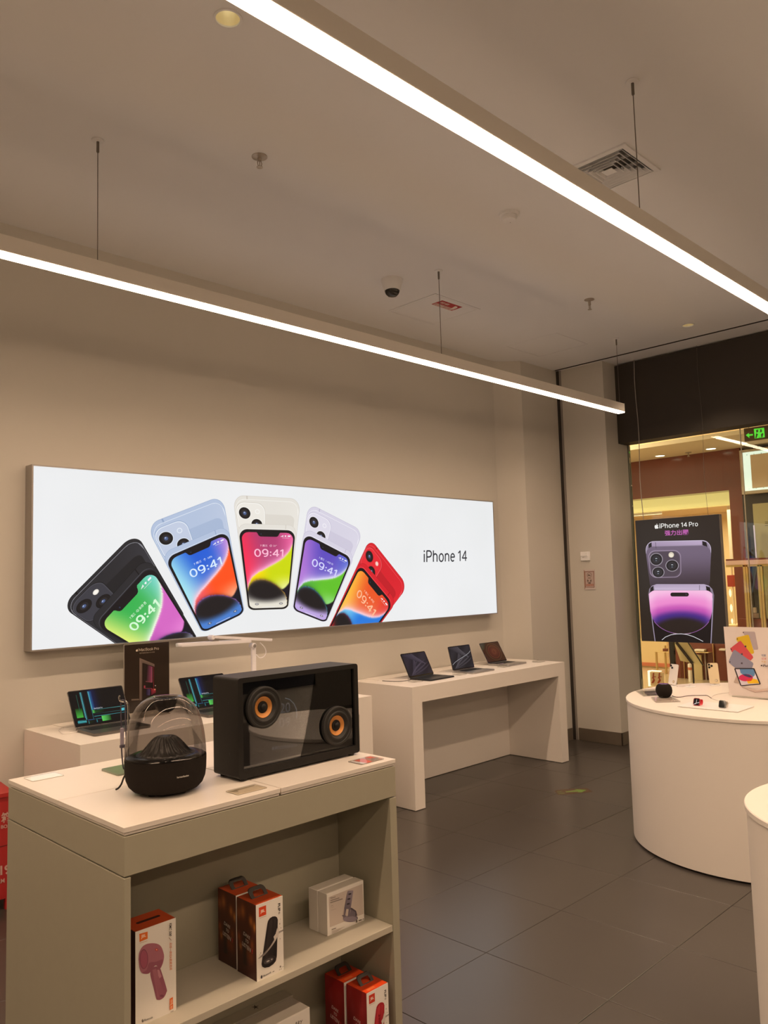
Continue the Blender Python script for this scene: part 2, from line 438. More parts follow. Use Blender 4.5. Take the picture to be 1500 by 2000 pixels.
# floor: dark tiles on a grout bed
TS, TX0, TY0 = 0.6156, 2.964, 2.392
fl = S('floor', M().box(XB, XG+.05, YR, YW, -0.06, -0.004), mat('grout', (0.05, 0.042, 0.036), 0.8, noise=0.1))
TILE = mat('floor_tile', (0.056, 0.048, 0.042), 0.28, spec=0.7, noise=0.07, nscale=5, bump=0.03, bscale=60)
_tm = {}
for i in range(-10, 9):
    for j in range(-11, 4):
        x0, x1 = max(TX0+i*TS+.0013, XB), min(TX0+(i+1)*TS-.0013, XG+.03)
        y0, y1 = max(TY0+j*TS+.0013, YR), min(TY0+(j+1)*TS-.0013, YW)
        if x1-x0 < .02 or y1-y0 < .02: continue
        k = (round(x1-x0, 4), round(y1-y0, 4))
        if k not in _tm:
            b = bmesh.new(); bmesh.ops.create_cube(b, size=1)
            for v in b.verts: v.co = (v.co.x*k[0], v.co.y*k[1], -.006+v.co.z*.012)
            bmesh.ops.bevel(b, geom=[e for e in b.edges if all(v.co.z > -.001 for v in e.verts)], offset=.0012, segments=1, affect='EDGES')
            _tm[k] = M().bm(b).mesh('tile', TILE)
        o = link('tile', _tm[k], fl); o.location = ((x0+x1)/2, (y0+y1)/2, random.uniform(-.0004, 0))

# ceiling with real openings
rounds = [(x, y, .048) for x, y in DOWNLIGHTS]
VX, VY, VH = 3.865, 2.055, .172
HX0, HX1, HY0, HY1 = 4.547, 5.110, 3.922, 4.442
PX0, PX1, PY0, PY1 = 6.137, 6.690, 3.873, 4.425
squares = [(x-.07, x+.07, y-.07, y+.07) for x, y, r in rounds] + [(VX-VH, VX+VH, VY-VH, VY+VH), (HX0, HX1, HY0, HY1), (PX0, PX1, PY0, PY1)]
CX1 = 7.268
def cell_plate(mb, x0, x1, y0, y1, holes, z):
    xs = sorted({x0, x1, *[h[0] for h in holes], *[h[1] for h in holes]}); ys = sorted({y0, y1, *[h[2] for h in holes], *[h[3] for h in holes]})
    for a, b in zip(xs[:-1], xs[1:]):
        for c, d in zip(ys[:-1], ys[1:]):
            mx, my = (a+b)/2, (c+d)/2
            if any(h[0] < mx < h[1] and h[2] < my < h[3] for h in holes): continue
            mb.add([(a, c, z), (a, d, z), (b, d, z), (b, c, z)], [(0, 1, 2, 3)])
cm = M(); cell_plate(cm, XB, CX1, YR, YW, squares, ZC)
for x, y, r in rounds:
    n = 32; sq = []; ci = []
    for k in range(n):
        a = 2*math.pi*k/n; c, s_ = math.cos(a), math.sin(a); q = .07/max(abs(c), abs(s_)); sq.append((x+c*q, y+s_*q, ZC)); ci.append((x+c*r, y+s_*r, ZC))
    cm.add(sq+ci, [(k, k+n, (k+1) % n+n, (k+1) % n) for k in range(n)])
for h in squares[len(rounds):]:
    a, b, c, d = h; cm.add([(a, c, ZC), (b, c, ZC), (b, d, ZC), (a, d, ZC), (a, c, ZC+.1), (b, c, ZC+.1), (b, d, ZC+.1), (a, d, ZC+.1)], [(0, 1, 5, 4), (1, 2, 6, 5), (2, 3, 7, 6), (3, 0, 4, 7)])
cm.box(CX1+.034, XG+.04, YR, 4.64, ZC, ZC+.05)
S('ceiling', cm, CEIL)
S('trim_1', M().box(CX1+.001, CX1+.033, YR, 4.64, ZC+.012, ZC+.06).box(CX1+.001, CX1+.004, YR, 4.64, ZC-.001, ZC+.06).box(CX1+.030, CX1+.033, YR, 4.64, ZC-.001, ZC+.06), TRIMD)
S('ceiling', M().box(XB-.1, XG+.1, YR-.1, YW+.1, ZC+.14, ZC+.2), CEIL)

# walls
S('wall_left', M().box(XB-.1, 6.46, YW, YW+.1, 0, ZC+.02), WALL)
S('wall_back', M().box(XB-.1, XB, YR-.1, YW+.1, 0, ZC+.02), WALL)
S('wall_right', M().box(XB, 9.0, YR-.1, YR, 0, ZC+.02), WALL)
# cove and pilaster where the left wall meets the shopfront
pts = [(6.44, YW)] + [(6.44+.227*t, YW-.185*(t**1.5)) for t in [k/10 for k in range(1, 11)]]
pp = [(x, y) for x, y in pts] + [(7.318, 4.645), (7.318, YW+.1), (6.44, YW+.1)]
pm = M(); n = len(pp)
pm.add([(x, y, 0) for x, y in pp]+[(x, y, ZC+.02) for x, y in pp], [(k, (k+1) % n, (k+1) % n+n, k+n) for k in range(n)], 0, True)
S('wall_front', pm, WALL)
S('trim_2', M().box(7.3185, 7.340, 4.612, 4.652, 0, ZC-.001), TRIMD)
S('trim_3', M().box(7.322, 7.334, 4.590, 4.611, 0, ZC-.001), TRIMG)
S('wall_front', M().box(7.33, XG-.02, 4.095, 4.60, 0, ZC+.02).box(7.345, XG-.02, 4.60, 4.93, 0, ZC+.02), WALL)
S('wall_front', M().box(XG-.018, XG+.025, 4.12, 12, 0, 4.4), WALL)
# skirting
S('baseboard_left', M().box(XB, 6.44, YW-.012, YW, 0, .12, bev=.003), SKIRT)
S('baseboard_front', M().box(6.667, 7.30, 4.633, 4.645, 0, .12, bev=.003), SKIRT)
S('baseboard_front', M().box(7.318, 7.33, 4.083, 4.575, 0, .125, bev=.003).box(7.318, XG-.02, 4.083, 4.095, 0, .125, bev=.003), SKIRT)
# shopfront: dark bulkhead, glass, rails
S('wall_front', M().box(7.575, 7.775, YR, 4.094, 3.048, ZC-.018), FASCIA)
w1 = S('window_1', M().box(XG, XG+.012, YR, 4.085, .02, 3.06), PANE)
S('window_frame', M().box(XG-.012, XG+.026, 4.086, 4.118, 0, 3.06).box(XG-.01, XG+.024, YR, 4.086, 0, .02), mat('greenish_rail', (0.20, 0.21, 0.16), 0.45, metal=0.0, noise=0.03), w1)
for yy in (2.93, 1.2): S('joint', M().box(XG-.001, XG+.014, yy-.003, yy+.003, .02, 3.05), mat('silicone_joint', (0.62, 0.55, 0.40), 0.3, noise=0.05), w1)

# ================================================================ things on the ceiling
def pendant(label, y, x0, x1, wires):
    t = T('linear_pendant_light', label, 'lamp', (0, y, 0), group='linear pendants below the ceiling')
    hw = .035
    P('housing', M().box(x0, x1, -hw, hw, 3.192, 3.27, bev=.004), BEAMW, t)
    P('diffuser', M().box(x0+.002, x1-.001, -hw+.003, hw-.003, 3.183, 3.1925), LIT, t)
    P('end_cap', M().box(x1, x1+.003, -hw, hw, 3.186, 3.27), BEAMW, t)
    for wx in wires:
        w = P('suspension_wire', M().cyl(wx, 0, 3.27, ZC-.05, .0022, 6), WIRE, t)
        P('ferrule', M().lathe([(.005, ZC-.064), (.0068, ZC-.060), (.0068, ZC-.008)], 14, (wx, 0, 0)), WIRE, w); P('ceiling_rose', M().lathe([(.008, ZC-.009), (.028, ZC-.006), (.030, ZC-.001)], 20, (wx, 0, 0)), CEIL, w)
        P('wire_grip', M().cyl(wx, 0, 3.268, 3.282, .006, 10), WIRE, w)
    return t
pendant('white linear pendant hanging along the wall with the lit panel, its right end in view', 3.605, -2.38, 6.757, (-.84, 1.69, 4.22, 6.735))
pendant('white linear pendant crossing the picture diagonally below the square air vent', 1.58, -2.38, 6.757, (-1.82, .70, 3.225, 5.755))
pendant('third white linear pendant from the wall with the lit panel', -.44, -2.38, 6.757, (-1.82, .70, 3.225, 5.755))
pendant('fourth white linear pendant from the wall with the lit panel', -2.46, -2.38, 6.757, (-1.82, .70, 3.225, 5.755))

CUP = mat('downlight_cup', (0.95, 0.88, 0.66), 0.45, metal=0.55, noise=0.01)
LENS = mat('downlight_lens', (0.9, 0.85, 0.7), 0.3, emit=(1.0, 0.88, 0.58), estr=3.0)
dl_labels = ['recessed round downlight with deep cream cup next to the diagonal pendant, top left',
             'small lit recessed downlight near the dark bulkhead of the shopfront'] + ['recessed round downlight of the ceiling grid, row %s' % w for w in ('behind the diagonal pendant', 'by the glass', 'at the far side', 'on the right wall side', 'behind the camera', 'in the back corner', 'in the front right corner')]
for (x, y), lb in zip(DOWNLIGHTS, dl_labels):
    t = T('recessed_downlight', lb, 'lamp', (x, y, ZC), group='recessed downlights')
    P('rim', M().lathe([(.047, .004), (.047, -.003), (.056, -.004), (.057, -.001), (.057, 0)], 36, cap0=False, cap1=False), CEIL, t)
    P('cup', M().lathe([(.0475, 0), (.045, .02), (.036, .06), (.034, .065)], 36, cap0=False, cap1=False), CUP, t)
    P('baffle', M().lathe([(.034, .065), (.034, .074), (.026, .074)], 36, cap0=False, cap1=False), DARKMET, t)
    P('lens', M().lathe([(.027, .078), (.015, .072), (.002, .070)], 30, cap0=True, cap1=True), LENS, t)

# air diffuser
t = T('air_vent', 'square white ceiling air vent with nested louvres behind the diagonal pendant', 'vent', (VX, VY, ZC))
def ring(o0, z0, o1, z1):
    a = [(sx*o0, sy*o0, z0) for sx, sy in ((-1, -1), (1, -1), (1, 1), (-1, 1))]; b = [(sx*o1, sy*o1, z1) for sx, sy in ((-1, -1), (1, -1), (1, 1), (-1, 1))]
    return a+b, [(k, (k+1) % 4, (k+1) % 4+4, k+4) for k in range(4)]
fr = M(); H_ = .198
for o0, z0, o1, z1 in ((H_, 0, H_, -.008), (H_, -.008, .172, -.010), (.172, -.010, .168, .02)): fr.add(*ring(o0, z0, o1, z1))
P('frame', fr, CEIL, t)
for k in range(5):
    o = .163-.0265*k; lv = M(); lv.add(*ring(o, -.009, o-.018, .020)); lv.add(*ring(o, -.009, o-.003, -.0085)); lv.add(*ring(o-.003, -.0085, o-.020, .0195))
    P('louver', lv, CEIL, t)
P('centre_plate', M().box(-.030, .030, -.030, .030, -.009, -.004, bev=.002), CEIL, t)
P('plenum', M().box(-.168, .168, -.168, .168, .085, .095), mat('plenum_dark', (0.16, 0.14, 0.12), 0.8, noise=.05), t)
for sx, sy in ((1, 0), (-1, 0), (0, 1), (0, -1)):
    for o in (.05, -.05):
        cx, cy = sx*.1+(o if sx == 0 else 0), sy*.1+(o if sy == 0 else 0)
        P('vane_rib', M().box(cx-(.06 if sx else .0008), cx+(.06 if sx else .0008), cy-(.06 if sy else .0008), cy+(.06 if sy else .0008), .004, .02), CEIL, t)

# access hatch with warning label
t = T('access_hatch', 'square white ceiling access hatch bearing a small red and white label', 'hatch', ((HX0+HX1)/2, (HY0+HY1)/2, ZC))
a, b = (HX1-HX0)/2, (HY1-HY0)/2
fr = M(); fr.box(-a+.006, a-.003, -b+.004, -b+.024, -.001, .01); fr.box(-a+.006, a-.003, b-.026, b-.006, -.001, .01); fr.box(-a+.006, -a+.026, -b+.024, b-.026, -.001, .01); fr.box(a-.023, a-.003, -b+.024, b-.026, -.001, .01)
P('frame', fr, CEIL, t)
P('panel', M().box(-a+.0285, a-.0265, -b+.0265, b-.0285, -.001, .012), CEIL, t)
P('cavity', M().box(-a, a, -b, b, .013, .02), TRIMD, t)
cx, cy = (HX0+HX1)/2, (HY0+HY1)/2
H = homog([(4.698-cx, 4.101-cy), (4.698-cx, 3.986-cy), (4.946-cx, 3.983-cy), (4.946-cx, 4.100-cy)])   # u along -y, v along +x
pr = Print(lambda u, v: Vector((u, v, -.002)), (0, 0, -1))
pr.poly([(0, 0), (1, 0), (1, 1), (0, 1)], 'd9cfc4', H); pr.poly([(.42, 0), (1, 0), (1, 1), (.42, 1)], 'b0232b', H); pr.poly([(0, 0), (.42, 0), (.42, 1), (0, 1)], 'b8333a', H)
pr.rr(.05, .36, .05, .95, .02, .03, 'dcd2c6', H)
pr.text('检修口 请勿遮挡', [(.33, .07), (.33, .93), (.09, .93), (.09, .07)], 'b0232b', .012, 0, H)
pr.poly([(.5+.34*math.cos(q), .78+.15*math.sin(q)) for q in [math.pi*k/10-.3 for k in range(11)]], 'e5dcd0', H)
pr.text('检修', [(.85, .1), (.85, .5), (.55, .5), (.55, .1)], 'e5dcd0', .01, 0, H)
pr.build('warning_label', INK, t, world=False)

t = T('ceiling_panel', 'plain square flush ceiling panel with hairline joint beside the pilaster', 'panel', ((PX0+PX1)/2, (PY0+PY1)/2, ZC))
a, b = (PX1-PX0)/2, (PY1-PY0)/2
P('panel', M().box(-a+.004, a-.004, -b+.004, b-.004, .0005, .02), CEIL, t); P('cavity', M().box(-a, a, -b, b, .021, .03), TRIMD, t)

# smoke detector, sprinklers, camera
t = T('smoke_detector', 'flat round white smoke detector between the two pendants', 'detector', (3.875, 2.735, ZC))
P('base', M().lathe([(.062, 0), (.062, -.012), (.056, -.016)], 36), CEIL, t)
P('sensing_head', M().lathe([(.046, -.016), (.046, -.030), (.040, -.040), (.018, -.043)], 36, cap0=False), CEIL, t)
P('indicator', M().lathe([(.004, -.043), (.002, -.046)], 10, (.025, .01, .003)), DARKMET, t)
def sprinkler(x, y, label, drop):
    t = T('sprinkler_head', label, 'sprinkler', (x, y, ZC), group='ceiling sprinklers')
    P('rosette', M().lathe([(.040, 0), (.040, -.003), (.022, -.010), (.012, -.012)], 28), STEELD, t)
    P('body', M().lathe([(.011, -.010), (.011, -.022-drop), (.007, -.024-drop), (.005, -.026-drop)], 16), STEELD, t)
    fm = M()
    for sg in (-1, 1): fm.tube([(sg*.009, 0, -.022-drop), (sg*.014, 0, -.034-drop), (sg*.011, 0, -.048-drop), (0, 0, -.056-drop)], .0024, 6)
    P('frame_arm', fm, STEELD, t)
    P('glass_bulb', M().lathe([(.001, -.024-drop), (.0028, -.032-drop), (.0028, -.044-drop), (.001, -.052-drop)], 10), STEELD, t)
    P('deflector', M().lathe([(.0165, -.056-drop), (.0165, -.058-drop), (.004, -.060-drop)], 20), STEELD, t)
STEELD = mat('dull_chrome', (0.42, 0.37, 0.31), 0.4, metal=0.55, noise=.05)
sprinkler(2.367, 3.203, 'chrome sprinkler head between the pendants, nearest the round cream downlight', 0)
sprinkler(5.596, 3.21, 'small sprinkler head on the far ceiling before the shopfront', .025)
t = T('security_camera', 'white dome security camera with dark lens beside the access hatch', 'camera', (4.09, 3.945, ZC))
P('housing', M().lathe([(.079, 0), (.079, -.014), (.074, -.030), (.064, -.070), (.060, -.076)], 40, cap1=False), WHITE2, t)
P('collar', M().lathe([(.060, -.076), (.061, -.080), (.056, -.086)], 40, cap0=False, cap1=False), WHITE2, t)
P('dome', M().lathe([(.055, -.084), (.054, -.096), (.047, -.112), (.031, -.127), (.006, -.133)], 32), mat('smoke_dome', (0.03, 0.027, 0.022), 0.12, noise=.05), t, xf=Matrix.Translation((-.002, -.002, .002)))
P('status_hole', M().lathe([(.004, -.0765), (.004, -.080)], 10, (-.040, -.052, .046)), DARKMET, t)

# ================================================================ backlit wall panel with five fanned phones
LY = 4.735
LX0, LX1, LZ0, LZ1 = 1.822, 6.238, 1.346, 2.436
t = T('light_box', 'long wall mounted backlit advertising panel showing five fanned smartphones', 'sign', ((LX0+LX1)/2, YW, LZ0))
b = .009
fr = M()
fr.box(LX0, LX1, LY-.002, YW, LZ0, LZ0+b).box(LX0, LX1, LY-.002, YW, LZ1-b, LZ1).box(LX0, LX0+b, LY-.002, YW, LZ0+b, LZ1-b).box(LX1-b, LX1, LY-.002, YW, LZ0+b, LZ1-b)
P('frame', fr, ALUF, t, world=True)
LBM = bpy.data.materials.new('lightbox_fabric'); LBM.use_nodes = True
_nt = LBM.node_tree; _b = _nt.nodes['Principled BSDF']; _b.inputs['Base Color'].default_value = (.05, .05, .05, 1); _b.inputs['Roughness'].default_value = .8; _b.inputs['Specular IOR Level'].default_value = .1
_n = _nt.nodes.new('ShaderNodeTexNoise'); _n.inputs['Scale'].default_value = 1.3; _tc = _nt.nodes.new('ShaderNodeTexCoord'); _nt.links.new(_tc.outputs['Object'], _n.inputs['Vector'])
_mx = _nt.nodes.new('ShaderNodeMix'); _mx.data_type = 'RGBA'; _mx.inputs[6].default_value = (*lin('e2e5e6'), 1); _mx.inputs[7].default_value = (*lin('eef0f3'), 1)
_nt.links.new(_n.outputs['Fac'], _mx.inputs[0]); _nt.links.new(_mx.outputs[2], _b.inputs['Emission Color']); _b.inputs['Emission Strength'].default_value = 1.0
P('fabric_face', M().box(LX0+b, LX1-b, LY, LY+.01, LZ0+b, LZ1-b), LBM, t, world=True)

lbmap = lambda x, y: at(x, y, y=LY)
CLIP = (2, LZ0+b+.0005, 1)
VB = [(0, .66), (.04, .60), (.12, .51), (.2, .47), (.29, .435), (.40, .405), (.54, .36), (.66, .325), (.775, .283), (.85, .25), (.916, .21), (.965, .165), (1, .12)]
VC = [(0, .69), (.03, .637), (.08, .59), (.15, .556), (.22, .538), (.31, .53), (.42, .535), (.55, .563), (.68, .61), (.81, .676), (.90, .74), (.95, .79), (.98, .85), (1, .93)]
def lerp(tab, u):
    for (a, x), (c, y) in zip(tab[:-1], tab[1:]):
        if u <= c: return x+(y-x)*(u-a)/(c-a)
    return tab[-1][1]
def wallpaper(A1, A2, A3, glow, B1, B2, B3, edge, D, dark=(22, 20, 34)):
    def fn(u, v):
        vb = lerp(VB, u); vc = lerp(VC, u)
        if v > vc:                                                   # rounded ball at the bottom
            r = math.hypot((u-.46)/.56, (v-.70)/.165) if v > .70 else math.hypot((u-.46)/.56, (v-.70)/.19)
            rim = math.exp(-max(0, v-vc)/.014)
            c = mix((30, 27, 30), D, smooth(.62, 1.5, r)*(1 if v > .66 else .45))
            return mix(c, edge, rim*.7)
        if v < vb:                                                   # upper field
            s_ = u*.8+(.6-v)*.3
            c = mix(A1, A2, smooth(.05, .52, s_)); c = mix(c, A3, smooth(.64, 1.0, s_))
            d = (vb-v)*(.75 if u < .8 else .9)
            return mix(c, glow, .95*math.exp(-d/.028)+.35*math.exp(-d/.09))
        # lower leaf with its rounded right end
        lim = .684-.095*max(0, (u-.84)/.16)**1.6 if u > .84 else .684
        e = 1-smooth(lim-.010, lim+.010, v) if u > .70 else 1
        c = mix(B1, B2, smooth(.2, .62, u)); c = mix(c, B3, smooth(.42, .68, v)*smooth(.45, .95, u))
        d = v-vb; c = mix(c, (255, 250, 235), .55*math.exp(-d/.010))
        c = mix(c, mix(c, dark, .75), math.exp(-max(0, vc-v)/.018)*.6)
        return mix(dark, c, e)
    return fn
phones = [
 dict(name='black', z=Z(120, 1040, .186667), scr=[(404, 969), (940, 389), (1398, 1117), (1092, 1382)], back=[(-3, 774), (775, -11), (1300, 886), (800, 1328)],
      body=('2a2a2e', '3c3c44', '141416', '55555c'), wp=wallpaper((232, 242, 120), (52, 176, 78), (112, 212, 205), (240, 250, 225), (190, 85, 180), (214, 105, 196), (232, 130, 212), (120, 90, 190), (120, 120, 128)), date='7 周三  ◁3 米/秒 西', tc=(215, 250, 215)),
 dict(name='blue', z=Z(280, 960, .14), scr=[(348, 956), (1150, 603.5), (1379.7, 1681.7), (839.8, 1939.6)], back=[(29, 466), (1104.7, 50.7), (1375, 1540), (765, 1855)],
      body=('b4c3dd', 'c3cde2', '93a7c8', 'dfe7f3'), wp=wallpaper((165, 230, 242), (30, 92, 214), (190, 135, 222), (250, 205, 222), (248, 92, 100), (255, 82, 30), (255, 172, 132), (200, 120, 220), (74, 128, 208)), date='7 周三  ☂ 10%', tc=(215, 235, 255)),
 dict(name='starlight', z=Z(440, 950, .135), scr=[(224.8, 658), (984, 676), (885.5, 1749), (352.6, 1766)], back=[(103.6, 122), (1094, 180), (928, 1610), (310, 1625)],
      body=('e4e0d8', 'ece8e0', 'cfc8bd', 'f6f4ef'), wp=wallpaper((252, 48, 84), (176, 58, 110), (240, 96, 158), (252, 165, 205), (255, 222, 0), (205, 218, 12), (236, 242, 150), (255, 190, 60), (232, 226, 212)), date='7 周三  ☀ 21°', tc=(255, 190, 215)),
 dict(name='purple', z=Z(560, 970, .173333), scr=[(215.4, 455.3), (711.7, 711.4), (430, 1402), (84.3, 1264.8)], back=[(246, 72.5), (865, 388), (488, 1318), (84, 1125)],
      body=('d7d3e3', 'dfdbe9', 'bfb8cf', 'f0eef6'), wp=wallpaper((178, 118, 214), (92, 74, 190), (88, 108, 212), (226, 220, 250), (84, 178, 62), (98, 194, 44), (150, 222, 130), (60, 170, 190), (192, 168, 228)), date='7 周三  ◌ AQI 33', tc=(215, 215, 255)),
 dict(name='red', z=Z(560, 970, .173333), scr=[(823, 802.6), (1170, 1221.7), (700, 1875), (469, 1525)], back=[(937.6, 466), (1367, 1007.7), (807, 1745), (537, 1336)],
      body=('d8222e', 'e62b36', '9e1620', 'f4555c'), wp=wallpaper((255, 190, 62), (236, 84, 34), (226, 44, 44), (252, 205, 215), (110, 195, 245), (40, 122, 222), (150, 205, 250), (120, 60, 120), (190, 36, 40)), date='7 周三  ▲ 海拔', tc=(255, 190, 150)),
]
for ph in phones:
    z = ph['z']; pr = Print(lbmap, (0, -1, 0), .00012, CLIP); base, face, shade, hi = ph['body']
    hb = homog(ph['back']); HB = lambda u, v, hb=hb, z=z: z(*hb(u, v))
    hs = homog(ph['scr']); HS = lambda u, v, hs=hs, z=z: z(*hs(u, v))
    blk = ph['name'] == 'black'; red = ph['name'] == 'red'
    # back of the phone: rim, glass, camera plateau
    pr.rr(0, 1, 0, 1, .16, .085, shade, HB, 10)
    pr.rr(.004, .996, .002, .999, .157, .084, base, HB, 10)
    pr.rr(.012, .988, .022, .999, .15, .085, hi if not blk else '8a8a92', HB, 10)
    def sheen(u, v, f=face, s_=base): return mix(tuple(int(f[i:i+2], 16) for i in (0, 2, 4)), tuple(int(s_[i:i+2], 16) for i in (0, 2, 4)), .5+.5*math.sin(3*u+2.2*v))
    pr.field(sheen, lambda u, v, HB=HB: HB(.015+.97*u, .025+.974*v), 10, 14, .15, .085)
    pr.rr(.36, .93, .115, .80, .1, .04, mix(lin_ := tuple(int(base[i:i+2], 16) for i in (0, 2, 4)), tuple(int(shade[i:i+2], 16) for i in (0, 2, 4)), .35), HB, 8)
    pr.line([(.20, .001), (.20, .022)], .02, shade, HB)
    pr.rr(.018, .462, .040, .262, .135, .062, shade, HB, 10); pr.rr(.024, .456, .043, .259, .132, .061, hi if not blk else '4a4a52', HB, 10); pr.rr(.034, .446, .048, .255, .128, .058, face, HB, 10)
    for cu, cv in ((.145, .114), (.320, .192)):
        pr.ell(cu, cv, .096, .044, hi if not (blk or red) else shade, HB); pr.ell(cu, cv, .087, .040, '1c1a1c', HB); pr.ell(cu, cv, .052, .024, '2b292c', HB); pr.ell(cu, cv, .026, .012, '4a5c88', HB, 14); pr.ell(cu-.004, cv-.005, .010, .0045, 'a9b6d2', HB, 10)
    pr.ell(.338, .100, .036, .017, 'e9e4da' if blk else ('f2b9ae' if red else hi), HB); pr.ell(.338, .100, .024, .011, 'fbf7ee' if blk else ('f7d5cc' if red else face), HB, 16)
    # front phone: metal edge, black bezel, lit screen
    pr.rr(-.062, 1.058, -.074, 1.036, .175, .095, shade, HS, 10)
    pr.rr(-.058, 1.054, -.072, 1.034, .172, .094, base, HS, 10)
    pr.rr(-.05, 1.046, -.034, 1.0, .168, .085, hi if not blk else '4c4c54', HS, 10)
    pr.rr(-.052, 1.05, -.030, 1.0, .168, .085, base, HS, 10)
    pr.line([(.84, -.072), (.84, -.034)], .012, shade, HS)
    pr.rr(-.042, 1.036, -.026, 1.032, .165, .085, '17151a', HS, 10)
    pr.field(ph['wp'], HS, 54, 78, .14, .07)
    pr.poly([(.285, -.012), (.287, .003), (.30, .008), (.312, .022), (.33, .034), (.36, .040), (.665, .040), (.695, .034), (.712, .022), (.722, .008), (.735, .003), (.737, -.012)], '17151a', HS)
    pr.ell(.37, .016, .012, .006, '2c3550', HS, 12)
    # clock, date, status icons, shortcuts
    pr.text(ph['date'], [(.345, .118), (.68, .118), (.68, .143), (.345, .143)], mix(ph['tc'], (255, 255, 255), .3), .006, 0, HS)
    pr.text('09:41', [(.215, .164), (.82, .164), (.82, .252), (.215, .252)], ph['tc'], H=HS, usepen=.11 if not blk else .13)
    for k in range(4): pr.poly([(.748+.014*k, .038), (.759+.014*k, .038), (.759+.014*k, .034-.0035*k), (.748+.014*k, .034-.0035*k)], 'f4f4f8', HS)
    pr.poly([(.822, .029), (.842, .023), (.862, .029), (.842, .040)], 'f4f4f8', HS); pr.rr(.885, .942, .025, .037, .008, .004, 'f4f4f8', HS, 3)
    pr.line([(.78, .050), (.92, .050)], .003, mix(ph['tc'], (200, 200, 210), .5), HS)
    for cu in (.19, .83):
        pr.ell(cu, .925, .055, .021, mix((90, 88, 96), ph['wp'](.5, .97), .45), HS, 18)
        if cu < .5: pr.poly([(cu-.008, .915), (cu+.008, .915), (cu+.006, .936), (cu-.006, .936)], 'f4f2f0', HS)
        else: pr.rr(cu-.017, cu+.017, .920, .932, .006, .004, 'f4f2f0', HS, 3)
    pr.line([(.32, .982), (.68, .982)], .006, 'f2f2f4', HS)
    pr.build('printed_phone', BACKLIT, t)
pr = Print(lbmap, (0, -1, 0))
pr.text('iPhone 14', [(827.5, 1074.5), (912, 1074.5), (912, 1096.5), (827.5, 1099)], '36363c', usepen=.098)
pr.build('lettering', BACKLIT, t)

# ================================================================ white display tables along the wall
def bridge_table(label, x0, x1, y0, y1, top, slab, leg):
    t = T('display_table', label, 'table', ((x0+x1)/2, (y0+y1)/2, 0), group='white display tables along the wall')
    P('top', M().box(x0, x1, y0, y1, top-slab, top), WHITE, t, world=True)
    for a, c in ((x0, x0+leg), (x1-leg, x1)): P('leg', M().box(a, c, y0, y1, .004, top-slab), WHITE, t, world=True)
    P('back_panel', M().box(x0+leg+.001, x1-leg-.001, 4.727, y1, .004, top-slab), WHITE, t, world=True)
    P('rear_ledge', M().box(x0+.16, x1-.16, y1-.17, y1-.001, top, top+.004, bev=.001), WHITE, t, world=True)
    for a in (x0+.015, x1-leg+.015): P('foot_strip', M().box(a, a+leg-.03, y0+.015, y1-.01, 0, .0045), TRIMD, t, world=True)
    return t
bridge_table('white bridge display table with three open laptops right of the black speaker', 4.382, 6.444, 4.146, YW-.003, .898, .120, .108)
bridge_table('white bridge display table behind the taupe cabinet with two laptops and desk lamp', 1.828, 3.906, 4.084, YW-.003, .900, .112, .12)
TZ = .8985; TZ2 = .9005

# round tables
def round_table(label, cx, cy, r, h):
    t = T('round_table', label, 'table', (cx, cy, 0), group='round white display tables')
    P('drum', M().lathe([(r-.006, .012), (r-.006, h-.022)], 128), WHITE, t)
    P('top', M().lathe([(r-.004, h-.022), (r, h-.019), (r, h-.003), (r-.003, h)], 128), WHITE, t)
    P('plinth', M().lathe([(r-.03, 0), (r-.03, .012)], 96), TRIMD, t)
    return t
RT = (5.30, 2.0, .80, .88)
round_table('large round white drum table holding the small watches in front of the glass', *RT)
round_table('smaller round white drum table cut off at the right edge of the picture', 3.14, .72, .50, .88)

